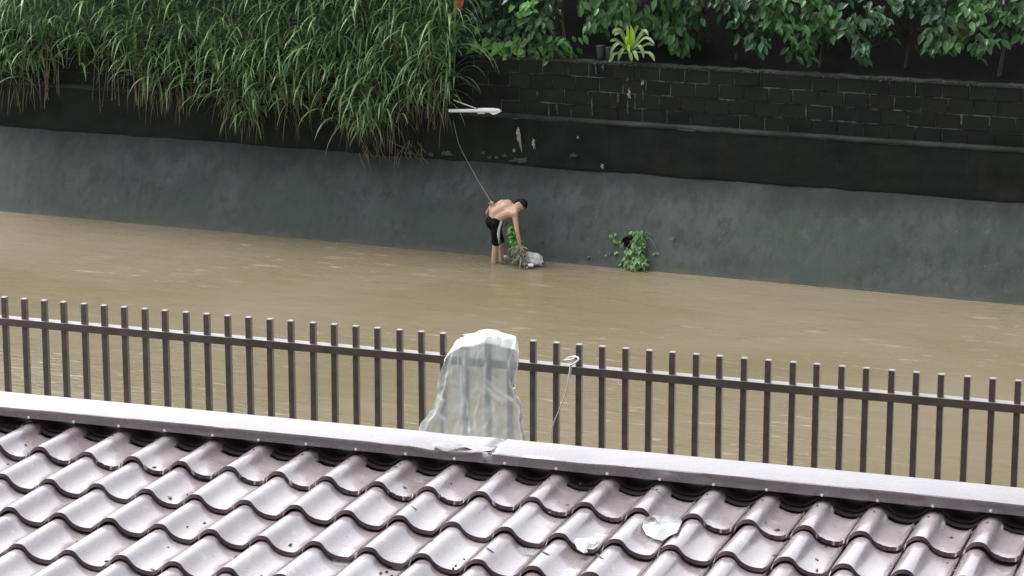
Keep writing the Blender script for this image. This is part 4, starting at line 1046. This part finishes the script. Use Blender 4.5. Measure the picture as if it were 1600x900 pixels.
# weeds growing from the drain in the slope
def slope_d(z): return z/Z1*0.80
def on_slope(x, y, off=0.0):
    d = .3
    for _ in range(12): s, z = sz(x, y, d); d = slope_d(z)-off
    return at(x, y, d)
dp = thing('drain_pipe', on_slope(983, 377), 'dark drain pipe opening in the slope above the weeds', 'drain pipe')
c = V(dp.location); b = MB(); n = 18; ri, ro = .085, .10
vs = []; fs = []
for dd, r_ in ((.02, ri), (-.085, ri), (-.085, ro), (.02, ro)):
    for k in range(n): a = 2*pi*k/n; vs.append(c+WU*cos(a)*r_+Z*sin(a)*r_*.9+WN*(dd+0.35*0*sin(a)))
for q in range(3):
    for k in range(n): a = q*n+k; a2_ = q*n+(k+1) % n; fs.append((a, a2_, a2_+n, a+n))
b.add(vs, fs); b.build('ring', M['wall'], dp, True)
b = MB(); b.add([c-WN*.060+WU*cos(2*pi*k/n)*ri*.99+Z*sin(2*pi*k/n)*ri*.89 for k in range(n)], [tuple(range(n))]); b.build('opening', M['hair'], dp)
gl2w = leaf_geo(.10, .045, .25, .3)
wd = thing('weed_clump', on_slope(988, 420), 'green weed clump trailing from the drain hole down to the water', 'weeds')
rr = random.Random(15); b = MB(); s_ = MB(); gl = leaf_geo(.055, .035, .25, .2)
for i in range(420):
    t = rr.random(); x = 993-4*t+rr.gauss(0, 6+3*t); y = 361+60*t
    if 972 < x < 992 and 366 < y < 388 and rr.random() < .97: continue
    leaf_at(b, on_slope(x, y, rr.uniform(.02, .18)), rr, .05, .03, gl if rr.random() < .5 else gl2w, .5, rr.random())
for i in range(44):
    x0 = 994+rr.uniform(-3, 10); y0 = 362+rr.uniform(-3, 6); x1 = x0+rr.gauss(0, 12); y1 = y0+rr.uniform(15, 58)
    s_.tube(spl([on_slope(x0, y0, .03), on_slope((x0+x1)/2+rr.uniform(-5, 5), (y0+y1)/2-4, .12), on_slope(x1, min(y1, 419), .04)], 4), .0035, 4, rr.random())
for (x0, y0, x1, y1) in ((985, 362, 968, 375), (968, 375, 958, 383), (985, 360, 979, 353), (1005, 364, 1019, 368), (978, 406, 962, 414), (990, 412, 972, 419), (990, 414, 1004, 420), (988, 405, 965, 408)):
    s_.tube(spl([on_slope(x0, y0, .03), on_slope((x0+x1)/2, (y0+y1)/2-2, .05), on_slope(x1, y1, .02)], 4), .0045, 4, .8)
tag(b.build('leaves', M['weed'], wd), kind='stuff'); tag(s_.build('stems', M['weed'], wd), kind='stuff')
gl2 = leaf_geo(.06, .05, .25, .1)
sprigs = ((956, 370, 'pair of pale leaves on the slope up left of the weed clump'), (963.5, 366, 'single upturned leaf beside the dark drain, highest of the sprigs'), (964, 377, 'small leaf sprig just left of the drain pipe'), (949, 396, 'leaf sprig farthest left of the weed clump near the water'), (959, 394, 'two leaf sprig between the far left sprig and the weeds'), (1024, 395, 'small grey green sprig right of the weed clump'), (1051, 372, 'tiny pale sprig at the right edge of the photo'), (919, 402, 'tiny sprig at the waterline left of the weeds'))
for i, (x, y, lb) in enumerate(sprigs):
    t = thing('weed_sprig', on_slope(x, y), lb, 'weed', 'sprigs growing on the canal slope')
    for k in range(3):
        b = MB(); leaf_at(b, on_slope(x+rr.uniform(-2.5, 2.5), y+rr.uniform(-2, 2), .03), rr, .05, .04, gl2, .2, .9); b.build('leaf', M['weed'], t)
    b = MB(); b.tube([on_slope(x, y+2), on_slope(x, y, .03)], .004, 5); b.build('stem', M['husk'], t)
# dangling roots and soil under the grass on the slope top
b = MB()
for i in range(40):
    x = rr.uniform(560, 660); y = rr.uniform(215, 240); p = at(x, y, .70); q = at(x+rr.gauss(0, 9), y+rr.uniform(10, 30), .64)
    b.tube(spl([p, p.lerp(q, .5)+TOCAM*.05, q], 3), .005, 4, rr.random()*.6)
tag(b.build('dead_roots', M['dry'], loc=at(600, 240, .7)), 'dead brown roots trailing below the big grass clump onto the slope', 'roots', kind='stuff')
